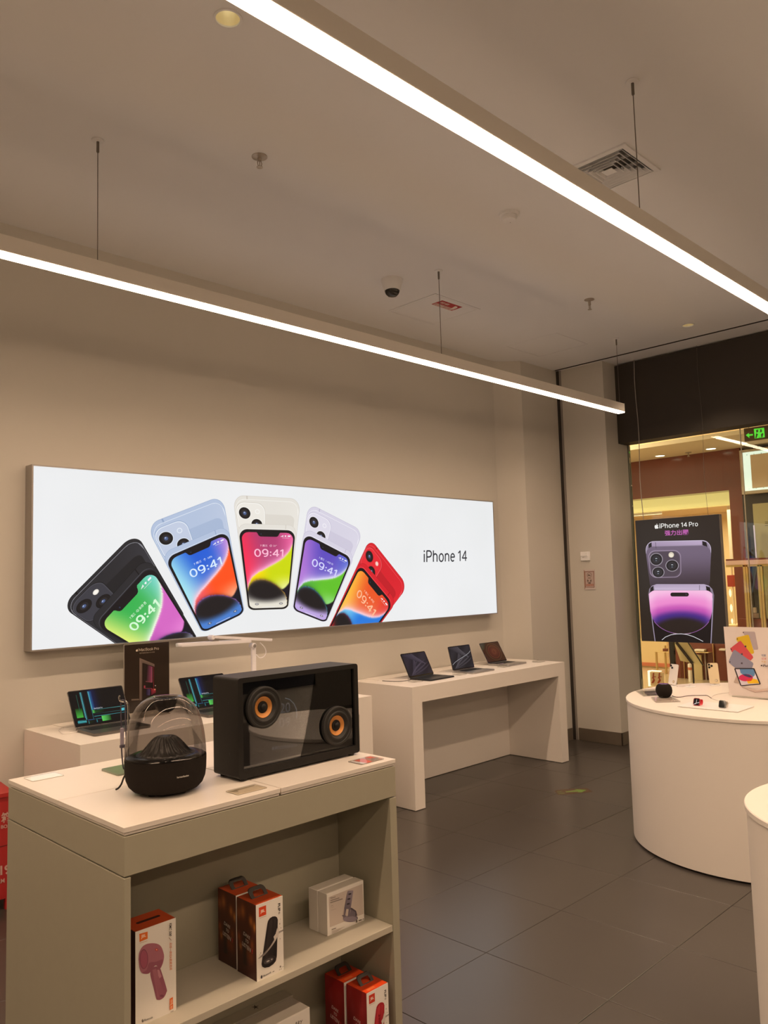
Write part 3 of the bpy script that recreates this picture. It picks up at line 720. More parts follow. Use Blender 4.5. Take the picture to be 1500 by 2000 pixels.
# ---------------------------------------------------------------- laptops
def laptop(label, loc, rz, w, d, th, lean, metal, lidlen, printer, dark=False, group='open laptops on the display tables'):
    """origin: middle of the hinge line on the table; the user side is -y"""
    t = T('laptop', label, 'laptop', loc, rz, group)
    P('base', M().prism(rrect(-w/2, w/2, -d, .004, .012), .0015, th, bev=.0015), metal, t)
    P('key_well', M().prism(rrect(-w*.40, w*.40, -d*.53, -d*.09, .004), th, th+.0003), KEYS, t)
    kb = M()
    for r in range(6):
        for c in range(13):
            x = -w*.39+w*.78*(c+.5)/13; y = -d*.12-d*.385*(r+.5)/6; hw = w*.78/13*.42; hh = d*.385/6*.40
            if r == 5 and 3 <= c <= 7:
                if c == 5: kb.box(x-hw*5.6, x+hw*5.6, y-hh, y+hh, th, th+.0013)
                continue
            kb.box(x-hw, x+hw, y-hh, y+hh, th, th+.0013)
    P('keys', kb, KEYS, t, kind='stuff')
    P('trackpad', M().prism(rrect(-w*.2, w*.2, -d*.965, -d*.58, .005), th, th+.0004), metal, t)
    ca, sa = math.cos(lean), math.sin(lean)
    fx = Matrix(((1, 0, 0, 0), (0, ca, sa, 0), (0, -sa, ca, 0), (0, 0, 0, 1)))          # stand up and lean back
    R = Matrix.Translation((0, .001, th+.001)) @ fx
    lid = M(); pts = rrect(-w/2, w/2, 0, lidlen, .011)
    lid.add([(x, 0.0, z) for x, z in pts]+[(x, .0045, z) for x, z in pts], [tuple(range(len(pts))), tuple(range(len(pts), 2*len(pts)))[::-1]]+[(k, k+len(pts), (k+1) % len(pts)+len(pts), (k+1) % len(pts)) for k in range(len(pts))])
    lo = P('lid', lid, metal, t, xf=R)
    bz = M(); pts = rrect(-w/2+.002, w/2-.002, .004, lidlen-.002, .010)
    bz.add([(x, -.0006, z) for x, z in pts]+[(x, 0, z) for x, z in pts], [tuple(range(len(pts)))]+[(k, k+len(pts), (k+1) % len(pts)+len(pts), (k+1) % len(pts)) for k in range(len(pts))])
    P('bezel', bz, BLACKG, lo, xf=R)
    P('hinge', M().lathe([(.004, -w*.42), (.004, w*.42)], 10, axis='x', c=(0, .001, th-.001)), KEYS, t)
    x0, x1, z0, z1 = -w/2+.007, w/2-.007, .012, lidlen-.007
    sp = Print(lambda u, v: R @ Vector((x0+(x1-x0)*u, -.0007, z1-(z1-z0)*v)), R.to_3x3() @ Vector((0, -1, 0)), .00008)
    printer(sp); sp.build('screen', SCREEN, lo, world=False)
    return t
IDH = lambda u, v: (u, v)
def scr_pro(p):
    p.field(lambda u, v: mix((14, 12, 14), (22, 26, 66), .9*math.exp(-((u-.40)/.09)**2)*(1 if u > .33 and v < .62 else .25)), IDH, 40, 24)
    def bar(x0, y0, x1, y1, c0, c1, horiz=False):
        p.poly([(x0, y0), (x0, y1), (x1, y1), (x1, y0)], [c0, c0, c1, c1] if not horiz else [c0, c1, c1, c0])
    cy, ye = (92, 190, 200), (6, 10, 14)
    bar(.205, .04, .222, .86, cy, (28, 70, 80)); bar(.222, .04, .245, .86, (28, 64, 72), (10, 12, 14)); bar(.19, .04, .197, .80, (14, 40, 44), cy)
    bar(.345, .04, .36, .60, cy, (44, 120, 150)); bar(.36, .04, .41, .60, (38, 90, 140), (22, 26, 70)); bar(.335, .04, .342, .86, (20, 60, 66), (60, 140, 150))
    bar(.05, .50, .17, .78, (14, 26, 12), (66, 168, 60), True); bar(.12, .10, .127, .62, (14, 36, 32), (60, 130, 110)); bar(.05, .86, .20, .875, (50, 150, 160), (20, 60, 66)); bar(.045, .885, .205, .955, (70, 180, 186), (14, 30, 40), True)
    bar(.35, .605, .40, .70, (84, 190, 90), (20, 60, 24)); bar(.40, .62, .58, .70, (22, 62, 28), (10, 12, 10)); bar(.44, .60, .97, .612, (34, 96, 100), (90, 170, 170)); bar(.36, .72, .97, .728, (16, 40, 42), (60, 120, 126))
    bar(.36, .79, .97, .80, (74, 170, 176), (60, 140, 150)); bar(.49, .81, .66, .965, (92, 204, 90), (16, 40, 18)); bar(.88, .66, .96, .74, (92, 196, 208), (64, 160, 176)); bar(.23, .87, .355, .885, (60, 90, 150), (40, 90, 130))
    bar(.37, .87, .49, .882, (40, 110, 116), (50, 140, 146)); bar(.385, .90, .405, .975, (60, 150, 156), (10, 14, 16)); bar(.235, .905, .25, .985, (60, 160, 160), (12, 24, 26)); bar(.25, .90, .35, .98, (18, 34, 18), (10, 12, 12))
    p.text('MacBook Pro', [(.385, .548), (.545, .548), (.545, .590), (.385, .590)], 'c8ccd2', usepen=.1)
def scr_swirl(base, leafc, bright):
    def fn(p):
        p.field(lambda u, v: mix(base, leafc, .25*math.sin(5*u+3*v)**2), IDH, 16, 10)
        for k in range(7):
            a = k/6; pts0 = []; pts1 = []
            for j in range(11):
                q = j/10; x = .15+.85*q*(.35+.65*a)+.08*math.sin(3*q+k); y = 1.0-q*(1.02-.55*a)-.18*math.sin(math.pi*q)*(1-a)
                pts0.append((min(1, max(0, x)), min(1, max(0, y)))); wd = .055*math.sin(math.pi*min(1, q+.05))+.004
                pts1.append((min(1, max(0, x+wd)), min(1, max(0, y+wd*.6))))
            for j in range(10): p.poly([pts0[j], pts0[j+1], pts1[j+1], pts1[j]], mix(base, leafc, .45+.5*((k*37) % 10)/10), layer=(j == 0))
        for k in range(5):
            pts0 = [(.02+.09*k+.1*q, .02+.32*q+.05*k*q) for q in [j/8 for j in range(9)]]
            p.line([(x+.35*q_, y) for (x, y), q_ in zip(pts0, [j/8 for j in range(9)])], .05, mix(base, leafc, .35+.12*k))
        if bright:
            p.line([(.02, .80), (.15, .70), (.35, .60), (.55, .52), (.75, .44), (.9, .36), (.99, .27)], .016, bright)
    return fn
def scr_flower(p):
    p.field(lambda u, v: mix((58, 34, 22), (88, 44, 30), math.exp(-((u-.55)**2+(v-.5)**2)/.08)+.4*math.sin(9*math.hypot(u-.55, v-.5)*3)**2*.5), IDH, 40, 28)
    for r, c in ((.36, (86, 62, 40)), (.27, (104, 48, 34)), (.18, (84, 30, 26)), (.09, (110, 58, 40))):
        p.line([(.55+r*math.cos(k/20*2*math.pi), .5+r*1.25*math.sin(k/20*2*math.pi)) for k in range(21)], .02, c)
    p.poly([(.0, .0), (.3, .0), (.12, .3), (.0, .35)], [(80, 70, 60), (48, 40, 30), (60, 44, 30), (70, 62, 40)])
L3 = 'open laptops on the right display table'
laptop('dark midnight laptop with curling leaf wallpaper, left of three on the right table', (4.868, 4.487, TZ), math.radians(2.0), .306, .218, .0118, math.radians(27), MIDNIGHT, .208, scr_swirl((30, 26, 36), (76, 68, 82), None), group=L3)
laptop('silver laptop with bright wave line wallpaper, middle of three on the right table', (5.415, 4.495, TZ), math.radians(1.8), .306, .218, .0118, math.radians(14), ALU, .208, scr_swirl((34, 30, 34), (84, 78, 84), (168, 168, 172)), group=L3)
laptop('silver laptop with reddish brown flower wallpaper, right of three on the right table', (5.998, 4.57, TZ), math.radians(1.8), .300, .215, .0150, math.radians(29), ALU, .205, scr_flower, group=L3)
L2 = 'open laptops on the left display table'
laptop('grey laptop with black, green and cyan block wallpaper at the left table end', (2.148, 4.487, TZ2), math.radians(-.8), .335, .245, .0155, math.radians(31), SPACEG, .228, scr_pro, group=L2)
laptop('grey laptop with block wallpaper half hidden behind the black box speaker', (2.866, 4.487, TZ2), math.radians(-.8), .335, .245, .0155, math.radians(31), SPACEG, .228, scr_pro, group=L2)
def cable(name, label, pts, r, m, cat='cable', group=None):
    o = link(name, M().tube(spline(pts, 8), r, 7).mesh(name, m), None, label, cat, group); return o
cable('charging_cable', 'grey charging cable curling from the left edge of the left laptop', [(1.975, 4.452, .9085), (1.93, 4.44, .9055), (1.898, 4.455, .9045), (1.905, 4.51, .906), (1.935, 4.60, .906), (1.985, 4.655, .906)], .0022, CORD)
cable('charging_cable', 'thin dark security cable lying left of the midnight laptop', [(4.712, 4.455, .9035), (4.66, 4.44, .902), (4.60, 4.445, .9015), (4.55, 4.485, .9015), (4.53, 4.545, .9015), (4.522, 4.60, .9015)], .0024, RUBBER)

# acrylic information tags on the right table
def acrylic_tag(label, loc, rz, w=.105, d=.075, wedge=.028, paper='f2ece4', group='clear acrylic price tags on the right table'):
    t = T('price_tag', label, 'price tag', loc, rz, group)
    b_ = M(); b_.add([(-w/2, -d/2, 0), (w/2, -d/2, 0), (w/2, d/2, 0), (-w/2, d/2, 0), (-w/2, -d/2, .005), (w/2, -d/2, .005), (w/2, d/2, wedge), (-w/2, d/2, wedge)], [(3, 2, 1, 0), (4, 5, 6, 7), (0, 1, 5, 4), (1, 2, 6, 5), (2, 3, 7, 6), (3, 0, 4, 7)])
    P('acrylic_block', b_, ACRYL, t)
    al = math.atan2(wedge-.005, d)
    pr = Print(lambda u, v: Vector((-w/2+.006+(w-.012)*u, d/2-.006-(d-.012)*v, .001)), (0, 0, 1), .0002)
    pr.poly([(0, 0), (1, 0), (1, 1), (0, 1)], paper)
    for k in range(4): pr.line([(.1, .25+.16*k), (.55+.1*(k % 2), .25+.16*k)], .045, 'b5aa9d')
    pr.build('paper_card', INK, t, world=False)
    return t
for px, py, lb in ((812, 1328.5, 'clear acrylic price tag in front of the midnight laptop'), (898, 1315, 'clear acrylic price tag in front of the middle silver laptop'), (984, 1300, 'clear acrylic price tag in front of the flower wallpaper laptop'), (1052, 1290.5, 'clear acrylic price tag alone at the right end of the right table')):
    q = at(px, py, z=TZ+.01); acrylic_tag(lb, (q.x, q.y, TZ), math.radians(2), wedge=.012 if px > 1000 else .028)

# promotional stand, desk lamp
SY = 4.64
t = T('display_sign', 'upright black promotional sign with laptop picture in a clear stand by the wall', 'sign', (2.49, SY, TZ2))
xa, xb = at(243, 1258, y=SY).x, at(330, 1253, y=SY).x
zt = at(330, 1253, y=SY).z
P('acrylic_sleeve', M().box(xa-.003, xb+.003, SY+.001, SY+.007, TZ2+.03, zt+.002), mat('sleeve_edge', (0.35, .31, .26), .2, noise=.05), t, world=True)
P('foot', M().box(xa+.02, xb-.02, SY-.05, SY+.018, TZ2, TZ2+.006, bev=.002).box(xa+.03, xb-.03, SY-.004, SY+.010, TZ2+.006, TZ2+.03), mat('sleeve_edge', 'ffffff'), t, world=True)
z = Z(230, 1240, .09)
pr = Print(lambda x, y: at(x, y, y=SY), (0, -1, 0), .0002)
pr.poly([(xa, 0), (xb, 0), (xb, 1), (xa, 1)], '2d241e', lambda u, v: (lambda w: (750+FPX*(w@CR)/(w@CF), 1000-FPX*(w@CU)/(w@CF)))(Vector((u, SY, zt-.445*v))-CAM))
ph = lambda pts: [z(*p) for p in pts]
G = lambda x, y: z(x, y)
pr.apple([(392, 308), (440, 300), (440, 358), (392, 366)], 'cdbfae', G)
pr.text('MacBook Pro', [(455, 292), (890, 262), (890, 322), (455, 358)], 'cdbfae', H=G, usepen=.085)
pr.text('超乎想象的强大芯片登场', [(470, 385), (800, 358), (800, 384), (470, 414)], '8d8072', .01, 0, G)
pr.poly([(470, 500), (795, 635), (795, 692), (560, 612), (560, 1420), (470, 1420)], ['7a6a62', '6d5e58', '6d5e58', '5d504a', '3c322c', '6d5f58'], G)
pr.poly([(530, 610), (560, 612), (560, 1420), (525, 1420)], '2b221d', G); pr.poly([(560, 612), (790, 690), (790, 1330), (560, 1400)], ['2a2220', '1c1616', '241a1c', '2c2322'], G)
pr.poly([(640, 650), (740, 690), (740, 1030), (620, 1010)], ['2a201f', '7a3f62', '8a4560', '33262a'], G); pr.line([(742, 690), (742, 1030)], 9, 'a8607a', G); pr.line([(775, 690), (775, 1180)], 10, '7c3038', G)
pr.line([(600, 1010), (742, 1030)], 10, '8f5a66', G); pr.poly([(565, 1100), (600, 1100), (600, 1160), (565, 1160)], ['c0566a', '5a2a34', '5a2a34', 'b0485c'], G); pr.line([(590, 1160), (740, 1160)], 8, '9a4a60', G)
pr.poly([(620, 1170), (700, 1180), (690, 1310), (610, 1310)], ['2a2238', '4c4070', '4a4270', '241c2c'], G); pr.poly([(715, 1170), (815, 1165), (820, 1250), (720, 1310)], ['7c2430', 'a03a48', '6a2230', '4a1a30'], G); pr.ell(800, 1185, 18, 14, 'd08878', G); pr.ell(810, 1100, 12, 12, 'b8a8b0', G)
pr.poly([(290, 1392), (455, 1385), (455, 1415), (290, 1425)], '6d6055', G)
pr.build('poster', INKG, t)

t = T('desk_lamp', 'white folding desk lamp with long slim head behind the box speaker', 'lamp', (3.21, 4.50, TZ2))
LAV = mat('white_lamp_plastic', (0.78, 0.76, 0.80), 0.35, noise=.01)
P('base', M().lathe([(.085, 0), (.085, .012), (.078, .018)], 40, (3.21, 4.50, TZ2)), LAV, t, world=True)
P('pole', M().prism(rrect(3.192, 3.228, 4.488, 4.512, .010), TZ2+.018, 1.268), LAV, t, world=True)
P('joint', M().lathe([(.016, -.022), (.019, -.018), (.019, .018), (.016, .022)], 24, axis='y', c=(3.205, 4.50, 1.283)).lathe([(.012, -.026), (.012, .026)], 20, axis='y', c=(3.205, 4.50, 1.283), m=1), [LAV, ALU], t, world=True)
ax0, az0, ax1, az1 = 2.875, 1.366, 3.362, 1.311
am = M(); an = math.atan2(az1-az0, ax1-ax0); L_ = math.hypot(ax1-ax0, az1-az0)
am.prism(rrect(0, L_, -.022, .022, .018), -.009, .009, bev=.003)
P('upper_arm', am, LAV, t, xf=Matrix.Translation(Vector((ax0, 4.50, az0))-Vector((3.21, 4.50, TZ2))) @ Matrix.Rotation(-an, 4, 'Y'))
P('elbow', M().lathe([(.012, -.026), (.015, -.022), (.015, .022), (.012, .026)], 24, axis='y', c=(2.882, 4.50, 1.362)).box(2.882, 2.93, 4.485, 4.515, 1.335, 1.352, 1), [LAV, ALU], t, world=True)
hx0, hz0, hx1, hz1 = 2.632, 1.332, 3.19, 1.319
hd = M(); an = math.atan2(hz1-hz0, hx1-hx0); L_ = math.hypot(hx1-hx0, hz1-hz0)
hd.prism(rrect(0, L_, -.03, .03, .022), -.010, .012, bev=.004)
P('head', hd, LAV, t, xf=Matrix.Translation(Vector((hx0, 4.505, hz0-.002))-Vector((3.21, 4.50, TZ2))) @ Matrix.Rotation(-an, 4, 'Y'))
P('cord', M().tube(spline([(3.262, 4.495, 1.300), (3.292, 4.49, 1.27), (3.305, 4.487, 1.235), (3.285, 4.485, 1.205), (3.25, 4.487, 1.20), (3.226, 4.489, 1.222)], 6), .003, 8), LAV, t, world=True)

# ================================================================ taupe display cabinet in the foreground
X0, X1, Y0, Y1, HC = 1.010, 2.016, 1.996, 2.800, 1.08
YB = 2.268                                              # centre board
t = T('display_cabinet', 'taupe double sided display cabinet with cream top and open shelves in the foreground', 'cabinet', ((X0+X1)/2, (Y0+Y1)/2, 0))
XM, YM, G_ = 1.518, 2.405, .0022
CREAM = mat('cream_top', (0.70, 0.645, 0.585), 0.38, spec=0.35, noise=.012, nscale=8)
for a, b_, c, d in ((X0, XM-G_, Y0, YM-G_/2), (XM+G_, X1, Y0, YM-G_/2), (X0, XM-G_, YM+G_/2, Y1), (XM+G_, X1, YM+G_/2, Y1)):
    P('top_panel', M().box(a, b_, c, d, HC-.014, HC, bev=.0012), CREAM, t, world=True)
P('sub_top', M().box(X0+.004, XM-.004, Y0+.004, Y1-.004, HC-.022, HC-.0145, bev=.001).box(XM+.004, X1-.004, Y0+.004, Y1-.004, HC-.022, HC-.0145, bev=.001), CREAM, t, world=True)
ZA = .956
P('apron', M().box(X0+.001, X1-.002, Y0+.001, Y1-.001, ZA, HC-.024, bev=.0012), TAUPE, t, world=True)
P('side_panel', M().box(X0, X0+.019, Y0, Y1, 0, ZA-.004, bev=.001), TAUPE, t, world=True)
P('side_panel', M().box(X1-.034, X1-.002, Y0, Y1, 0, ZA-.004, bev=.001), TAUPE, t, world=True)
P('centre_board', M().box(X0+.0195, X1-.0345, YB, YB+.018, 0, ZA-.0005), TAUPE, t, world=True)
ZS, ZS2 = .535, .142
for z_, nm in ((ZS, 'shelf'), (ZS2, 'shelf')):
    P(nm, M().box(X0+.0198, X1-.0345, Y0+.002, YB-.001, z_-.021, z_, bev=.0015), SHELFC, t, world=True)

def flush_tag(name, label, q, cols, fn=None):
    cx = sum(p[0] for p in q)/4; cy = sum(p[1] for p in q)/4
    t = T(name, label, 'price tag', (cx, cy, HC), group='price tags on the cabinet top')
    P('acrylic_cover', M().box(min(p[0] for p in q)-cx, max(p[0] for p in q)-cx, min(p[1] for p in q)-cy, max(p[1] for p in q)-cy, .0, .0035, bev=.0006), ACRYL, t)
    H = homog([(p[0]-cx, p[1]-cy) for p in q]); pr = Print(lambda u, v: Vector((u, v, .0008)), (0, 0, 1), .0001)
    pr.poly([(0.01, 0.01), (.99, .01), (.99, .99), (.01, .99)], cols, H)
    if fn: fn(pr, H)
    pr.build('paper_card', INK, t, world=False); return t
flush_tag('price_tag', 'white price tag at the left rear corner of the taupe cabinet', [(1.050, 2.772), (1.154, 2.772), (1.154, 2.700), (1.050, 2.700)], 'fbfaf8')
flush_tag('price_tag', 'greyish price tag at the cabinet front edge between both speakers', [(1.384, 2.092), (1.490, 2.092), (1.490, 2.028), (1.384, 2.028)], 'cdbfa8', lambda p, H: (p.poly([(.02, .12), (.34, .12), (.22, .5), (.1, .34)], '8f836f', H), p.poly([(.25, .06), (.96, .06), (.9, .22), (.3, .3)], '9a8e7a', H)))
flush_tag('price_tag', 'price tag with coral and white print at the right front cabinet corner', [(1.880, 2.092), (1.988, 2.092), (1.988, 2.024), (1.880, 2.024)], 'a2968a', lambda p, H: (p.poly([(.22, .05), (.62, .02), (.5, .98), (.24, .98)], 'e0735f', H), p.poly([(.05, .1), (.16, .04), (.26, .98), (.10, .98)], 'e9e6ea', H), p.poly([(.74, .02), (.98, .02), (.98, .5), (.8, .4)], 'd97a66', H)))

# ---------------------------------------------------------------- box speaker
BX0, BX1, BY0, BY1, BZ0, BZ1 = 1.472, 1.990, 2.150, 2.292, HC+.008, HC+.322
t = T('box_speaker', 'black rectangular glass fronted speaker with two copper coned drivers on the cabinet', 'speaker', ((BX0+BX1)/2, (BY0+BY1)/2, HC))
o_ = rrect(BX0, BX1, BZ0, BZ1, .010, 4); fx0, fx1, fz0, fz1 = BX0+.019, BX1-.019, BZ0+.026, BZ1-.016
i_ = rrect(fx0, fx1, fz0, fz1, .003, 4); n = len(o_)
sh = M(); vs = []
for yy, ring_ in ((BY0, o_), (BY1, o_), (BY0, i_), (BY0+.030, i_)): vs += [(x, yy, z_) for x, z_ in ring_]
fs = []
for k in range(n):
    k2 = (k+1) % n
    fs += [(k, k+n, k2+n, k2), (k, k2, k2+2*n, k+2*n), (k+2*n, k2+2*n, k2+3*n, k+3*n)]
fs += [tuple(range(n, 2*n)), tuple(range(3*n, 4*n))[::-1]]
sh.add(vs, fs, 0, False)
cab = P('cabinet', sh, BLACK, t, world=True)
P('back_display', M().box(fx0+.001, fx1-.001, BY0+.026, BY0+.0295, fz0+.001, fz1-.001), BLACKG, t, world=True)
P('front_glass', M().box(fx0+.0005, fx1-.0005, BY0+.008, BY0+.011, fz0+.0005, fz1-.0005), GLASSF, t, world=True)
for cx, cz in ((1.5725, 1.300), (1.8865, 1.196)):
    d = P('driver', M().lathe([(.067, -.009), (.067, .0035), (.064, .0055), (.060, .0055), (.058, .003), (.051, .003)], 56, axis='y', c=(cx, BY0, cz), cap0=False, cap1=False), RUBBER, t, world=True)
    P('surround', M().lathe([(.051, .0030), (.048, .0062), (.044, .0066), (.041, .004), (.0385, -.001), (.034, -.004)], 48, axis='y', c=(cx, BY0, cz), cap0=False, cap1=False), RUBBER, d, world=True)
    P('cone', M().lathe([(.0345, -.0035), (.033, -.002), (.0305, -.004), (.0185, -.0085)], 48, axis='y', c=(cx, BY0, cz), cap0=False, cap1=False), ORANGE, d, world=True)
    P('dust_cap', M().lathe([(.0195, -.010), (.0190, -.006), (.016, -.0035), (.0115, -.003), (.011, -.001), (.008, .0018), (.003, .003)], 40, axis='y', c=(cx, BY0, cz), cap0=False), BLACK, d, world=True)
pr = Print(lambda x, y: at(x, y, y=BY0+.0255), (0, -1, 0), .0001); z = Z(400, 1280, .21333); G = lambda x, y: z(x, y)
pr.line([(735, 392), (775, 402), (815, 440), (838, 490), (843, 540), (838, 580)], 7, '6f7478', G)
pr.text('20', [(690, 440), (782, 428), (782, 520), (690, 532)], '4a4a4d', .01, 0, G); pr.text('09', [(680, 572), (782, 560), (782, 650), (680, 662)], '57504c', .01, 0, G)
pr.text('星期三 2023/02/08', [(612, 838), (840, 805), (840, 836), (612, 868)], '5d5a5c', .01, 0, G)
pr.build('time_display', SCREEN, t)
for fx_, fy_ in ((BX0+.028, BY0+.016), (BX1-.028, BY0+.016), (BX0+.028, BY1-.016), (BX1-.028, BY1-.016)):
    P('foot', M().lathe([(.0105, HC), (.012, HC+.0085)], 20, (fx_, fy_, 0)), RUBBER, t, world=True)
sc = M()
for yy in (BY0+.05, BY0+.11):
    for zz in (BZ0+.075, BZ0+.235): sc.lathe([(.0036, -.0003), (.0030, .0010), (.0012, .0011)], 10, axis='x', c=(BX0, yy, zz))
P('screw', sc, RUBBER, t, world=True)

# ---------------------------------------------------------------- domed glass speaker
AX, AY = 1.275, 2.250
t = T('dome_speaker', 'dome shaped speaker with smoked clear top and black fabric base on the cabinet', 'speaker', (AX, AY, HC))
P('base', M().lathe([(.040, .006), (.082, .0065), (.098, .012), (.110, .024), (.1175, .042), (.1205, .065), (.1215, .090), (.1215, .104), (.118, .106)], 72, cap0=True, cap1=True), FABRIC, t)
prof = [(.1212, .1045), (.1205, .125), (.1185, .150), (.1150, .178), (.1090, .206), (.1000, .232), (.0870, .254), (.0720, .269), (.0560, .279), (.0460, .2825), (.0400, .2825), (.0360, .279), (.0340, .272)]
dm = M().lathe(prof, 80, cap0=False, cap1=False); 
P('dome', dm, SMOKE, t)
P('bass_port', M().lathe([(.0355, .279), (.0335, .262), (.028, .245), (.020, .238), (.004, .237)], 48, cap0=False, cap1=False), mat('smoke_port', (.06, .055, .05), .12, noise=.05), t)
P('inner_deck', M().lathe([(.1165, .1065), (.105, .1115), (.090, .1125)], 64, cap0=False), BLACKG, t)
mound = M(); mv = []; nr, na = 16, 160
for i in range(nr+1):
    q = i/nr; r = .088*(1-q); hgt = .1125+.052*(0.5-0.5*math.cos(math.pi*min(1, q*1.25)))
    for k in range(na):
        a = 2*math.pi*k/na; w_ = .0024*math.sin(22*a+9*q)*math.sin(math.pi*min(1, q*1.1)); rr_ = max(.002, r+w_)
        mv.append((rr_*math.cos(a), rr_*math.sin(a), hgt+w_*.5))
mf = [(i*na+k, i*na+(k+1) % na, (i+1)*na+(k+1) % na, (i+1)*na+k) for i in range(nr) for k in range(na)]
mound.add(mv, mf+[tuple(range(nr*na, nr*na+na))], 0, True)
P('wave_mound', mound, mat('ribbed_black', (.020, .018, .016), .32, noise=.1), t)
for a in (20, 110, 200, 290):
    P('foot', M().lathe([(.010, 0), (.012, .007)], 16, (.062*math.cos(math.radians(a)), .062*math.sin(math.radians(a)), 0)), RUBBER, t)
# maker's lettering curved round the base
ps = fit(typeset('harman/kardon', .012)); AA = math.atan2(-AY, -AX); kk = Print(lambda u, v: Vector((0, 0, 0)), (0, 0, 1))
lm = M()
for q in ps:
    lm.add([(.1223*math.cos(AA+.26+.30*u), .1223*math.sin(AA+.26+.30*u), .0655-.0052*v) for u, v in q][::1], [tuple(range(len(q)))])
P('lettering', lm, mat('silver_print', (.62, .58, .52), .4, noise=.02), t)
P('power_cable', M().tube([Vector(p)-Vector((AX, AY, HC)) for p in spline([(1.198, 2.342, HC+.06), (1.190, 2.352, HC+.040), (1.186, 2.360, HC+.020), (1.181, 2.368, HC+.008), (1.176, 2.376, HC+.003)], 6)], .0028, 8), RUBBER, t)

# ---------------------------------------------------------------- earphone stand behind the dome
t = T('earphone_stand', 'bent chrome wire stand on a greenish mirror plate left of the dome speaker', 'stand', (1.33, 2.61, HC))
P('base_plate', M().prism(rrect(-.062, .07, -.065, .062, .008), 0, .006, bev=.001), mat('green_mirror', (.20, .235, .17), .12, spec=.6, noise=.15, nscale=30), t)
pts = [(.006, -.006, .005), (.004, -.006, .12), (.003, -.006, .205), (.001, -.006, .224), (-.006, -.006, .2305), (-.016, -.006, .2315), (-.024, -.006, .234), (-.0285, -.006, .240), (-.0295, -.006, .249), (-.027, -.006, .253)]
P('wire_rod', M().tube(spline(pts, 5), .0026, 10), mat('chrome', (.72, .69, .66), .12, metal=1, noise=.02), t)
t2 = T('neckband_earphones', 'dark violet neckband earphones hanging from the chrome wire stand', 'earphones', (1.33, 2.61, HC+.2295))
PURP = mat('violet_rubber', (.050, .042, .062), .4, noise=.1)
for dx, dy, nm in ((-.019, .003, 0), (-.010, -.010, 1)):
    P('cord', M().tube(spline([(dx, dy, .0055), (dx-.002, dy-.006, -.05), (dx-.001, dy-.008, -.10), (dx, dy-.008, -.145)], 6), .0022, 8), PURP, t2)
P('hook_loop', M().tube(spline([(-.019, .003, .005), (-.017, -.006, .0078), (-.010, -.010, .005)], 6), .0022, 8), PURP, t2)
P('control_module', M().box(-.026, -.014, -.012, -.004, -.142, -.085, bev=.002), mat('lilac_module', (.24, .21, .26), .35, noise=.05), t2)
P('clip', M().box(-.027, -.004, -.014, -.002, -.152, -.142, bev=.002), PURP, t2)
P('lower_loop', M().tube(spline([(-.022, -.008, -.150), (-.021, -.010, -.18), (-.017, -.010, -.215), (-.012, -.010, -.222), (-.008, -.010, -.212), (-.007, -.010, -.18), (-.010, -.008, -.150)], 6), .0026, 8), PURP, t2)

# ---------------------------------------------------------------- boxes on the shelves
def pxprint(y): return Print(lambda x, y_: at(x, y_, y=y), (0, -1, 0), .00012)
CARD = mat('white_card', (.80, .76, .70), .5, noise=.01, nscale=30)
CARDG = mat('cream_card', (.66, .61, .53), .55, noise=.015, nscale=30)
MAROON = mat('maroon_card', (.055, .018, .022), .45, noise=.15, nscale=30)
ORED = mat('orange_red_card', (.46, .060, .012), .45, noise=.04, nscale=30)
BRED = mat('bright_red_card', (.62, .055, .012), .45, noise=.04, nscale=30)
def carton(name, label, x0, x1, y0, y1, z0, z1, front, side, top, group, band=None):
    t = T(name, label, 'box', ((x0+x1)/2, (y0+y1)/2, z0), group=group)
    P('front_panel', M().box(x0, x1, y0, y0+.0012, z0, z1), front, t, world=True)
    P('sleeve', M().box(x0+.0004, x1-.0004, y0+.0012, y1, z0, z1-.0012, bev=.0006), side, t, world=True)
    P('lid', M().box(x0+.0006, x1-.0006, y0+.0013, y1-.0004, z1-.0012, z1), top, t, world=True)
    return t
# microphone carton
MB = (1.078, 1.199, 2.066, 2.160, ZS, ZS+.245)
t = carton('product_box', 'white product box with pink microphone picture at the left end of the upper shelf', *MB, CARD, MAROON, ORED, None)
P('carry_slot', M().prism(rrect(MB[0]+.028, MB[1]-.022, 2.108, 2.120, .005), MB[5], MB[5]+.0006), mat('slot_dark', (.03, .006, .004), .7, noise=.05), t, world=True)
pr = pxprint(MB[2]); z = Z(240, 1770, .115); G = lambda x, y: z(x, y)
pr.poly([(278, 470), (420, 430), (420, 550), (282, 608)], 'e0702c', G); pr.text('JBL', [(308, 490), (392, 464), (392, 530), (308, 560)], 'f4dcc4', .025, 0, G); pr.poly([(285, 622), (415, 580), (415, 590), (285, 632)], 'd9b79a', G)
P1, P2, P3, P4 = 'a86a78', '955868', '7c4355', 'bd8490'
pr.poly(spline([(478, 1060, 0), (520, 1030, 0), (580, 1020, 0), (625, 1045, 0), (660, 1130, 0), (742, 1400, 0), (738, 1460, 0), (700, 1540, 0), (640, 1585, 0), (590, 1588, 0), (562, 1560, 0), (520, 1390, 0), (465, 1170, 0), (470, 1090, 0)], 4), P2, lambda x, y, *_: G(x, y))
pr.poly([(498, 1080), (560, 1060), (700, 1480), (620, 1560), (590, 1540)], [P1, P1, P2, P2, P1], G)
pr.poly([(580, 1078), (615, 1075), (655, 1190), (620, 1225), (600, 1180)], P4, G); pr.ell(660, 1520, 34, 20, P3, G)
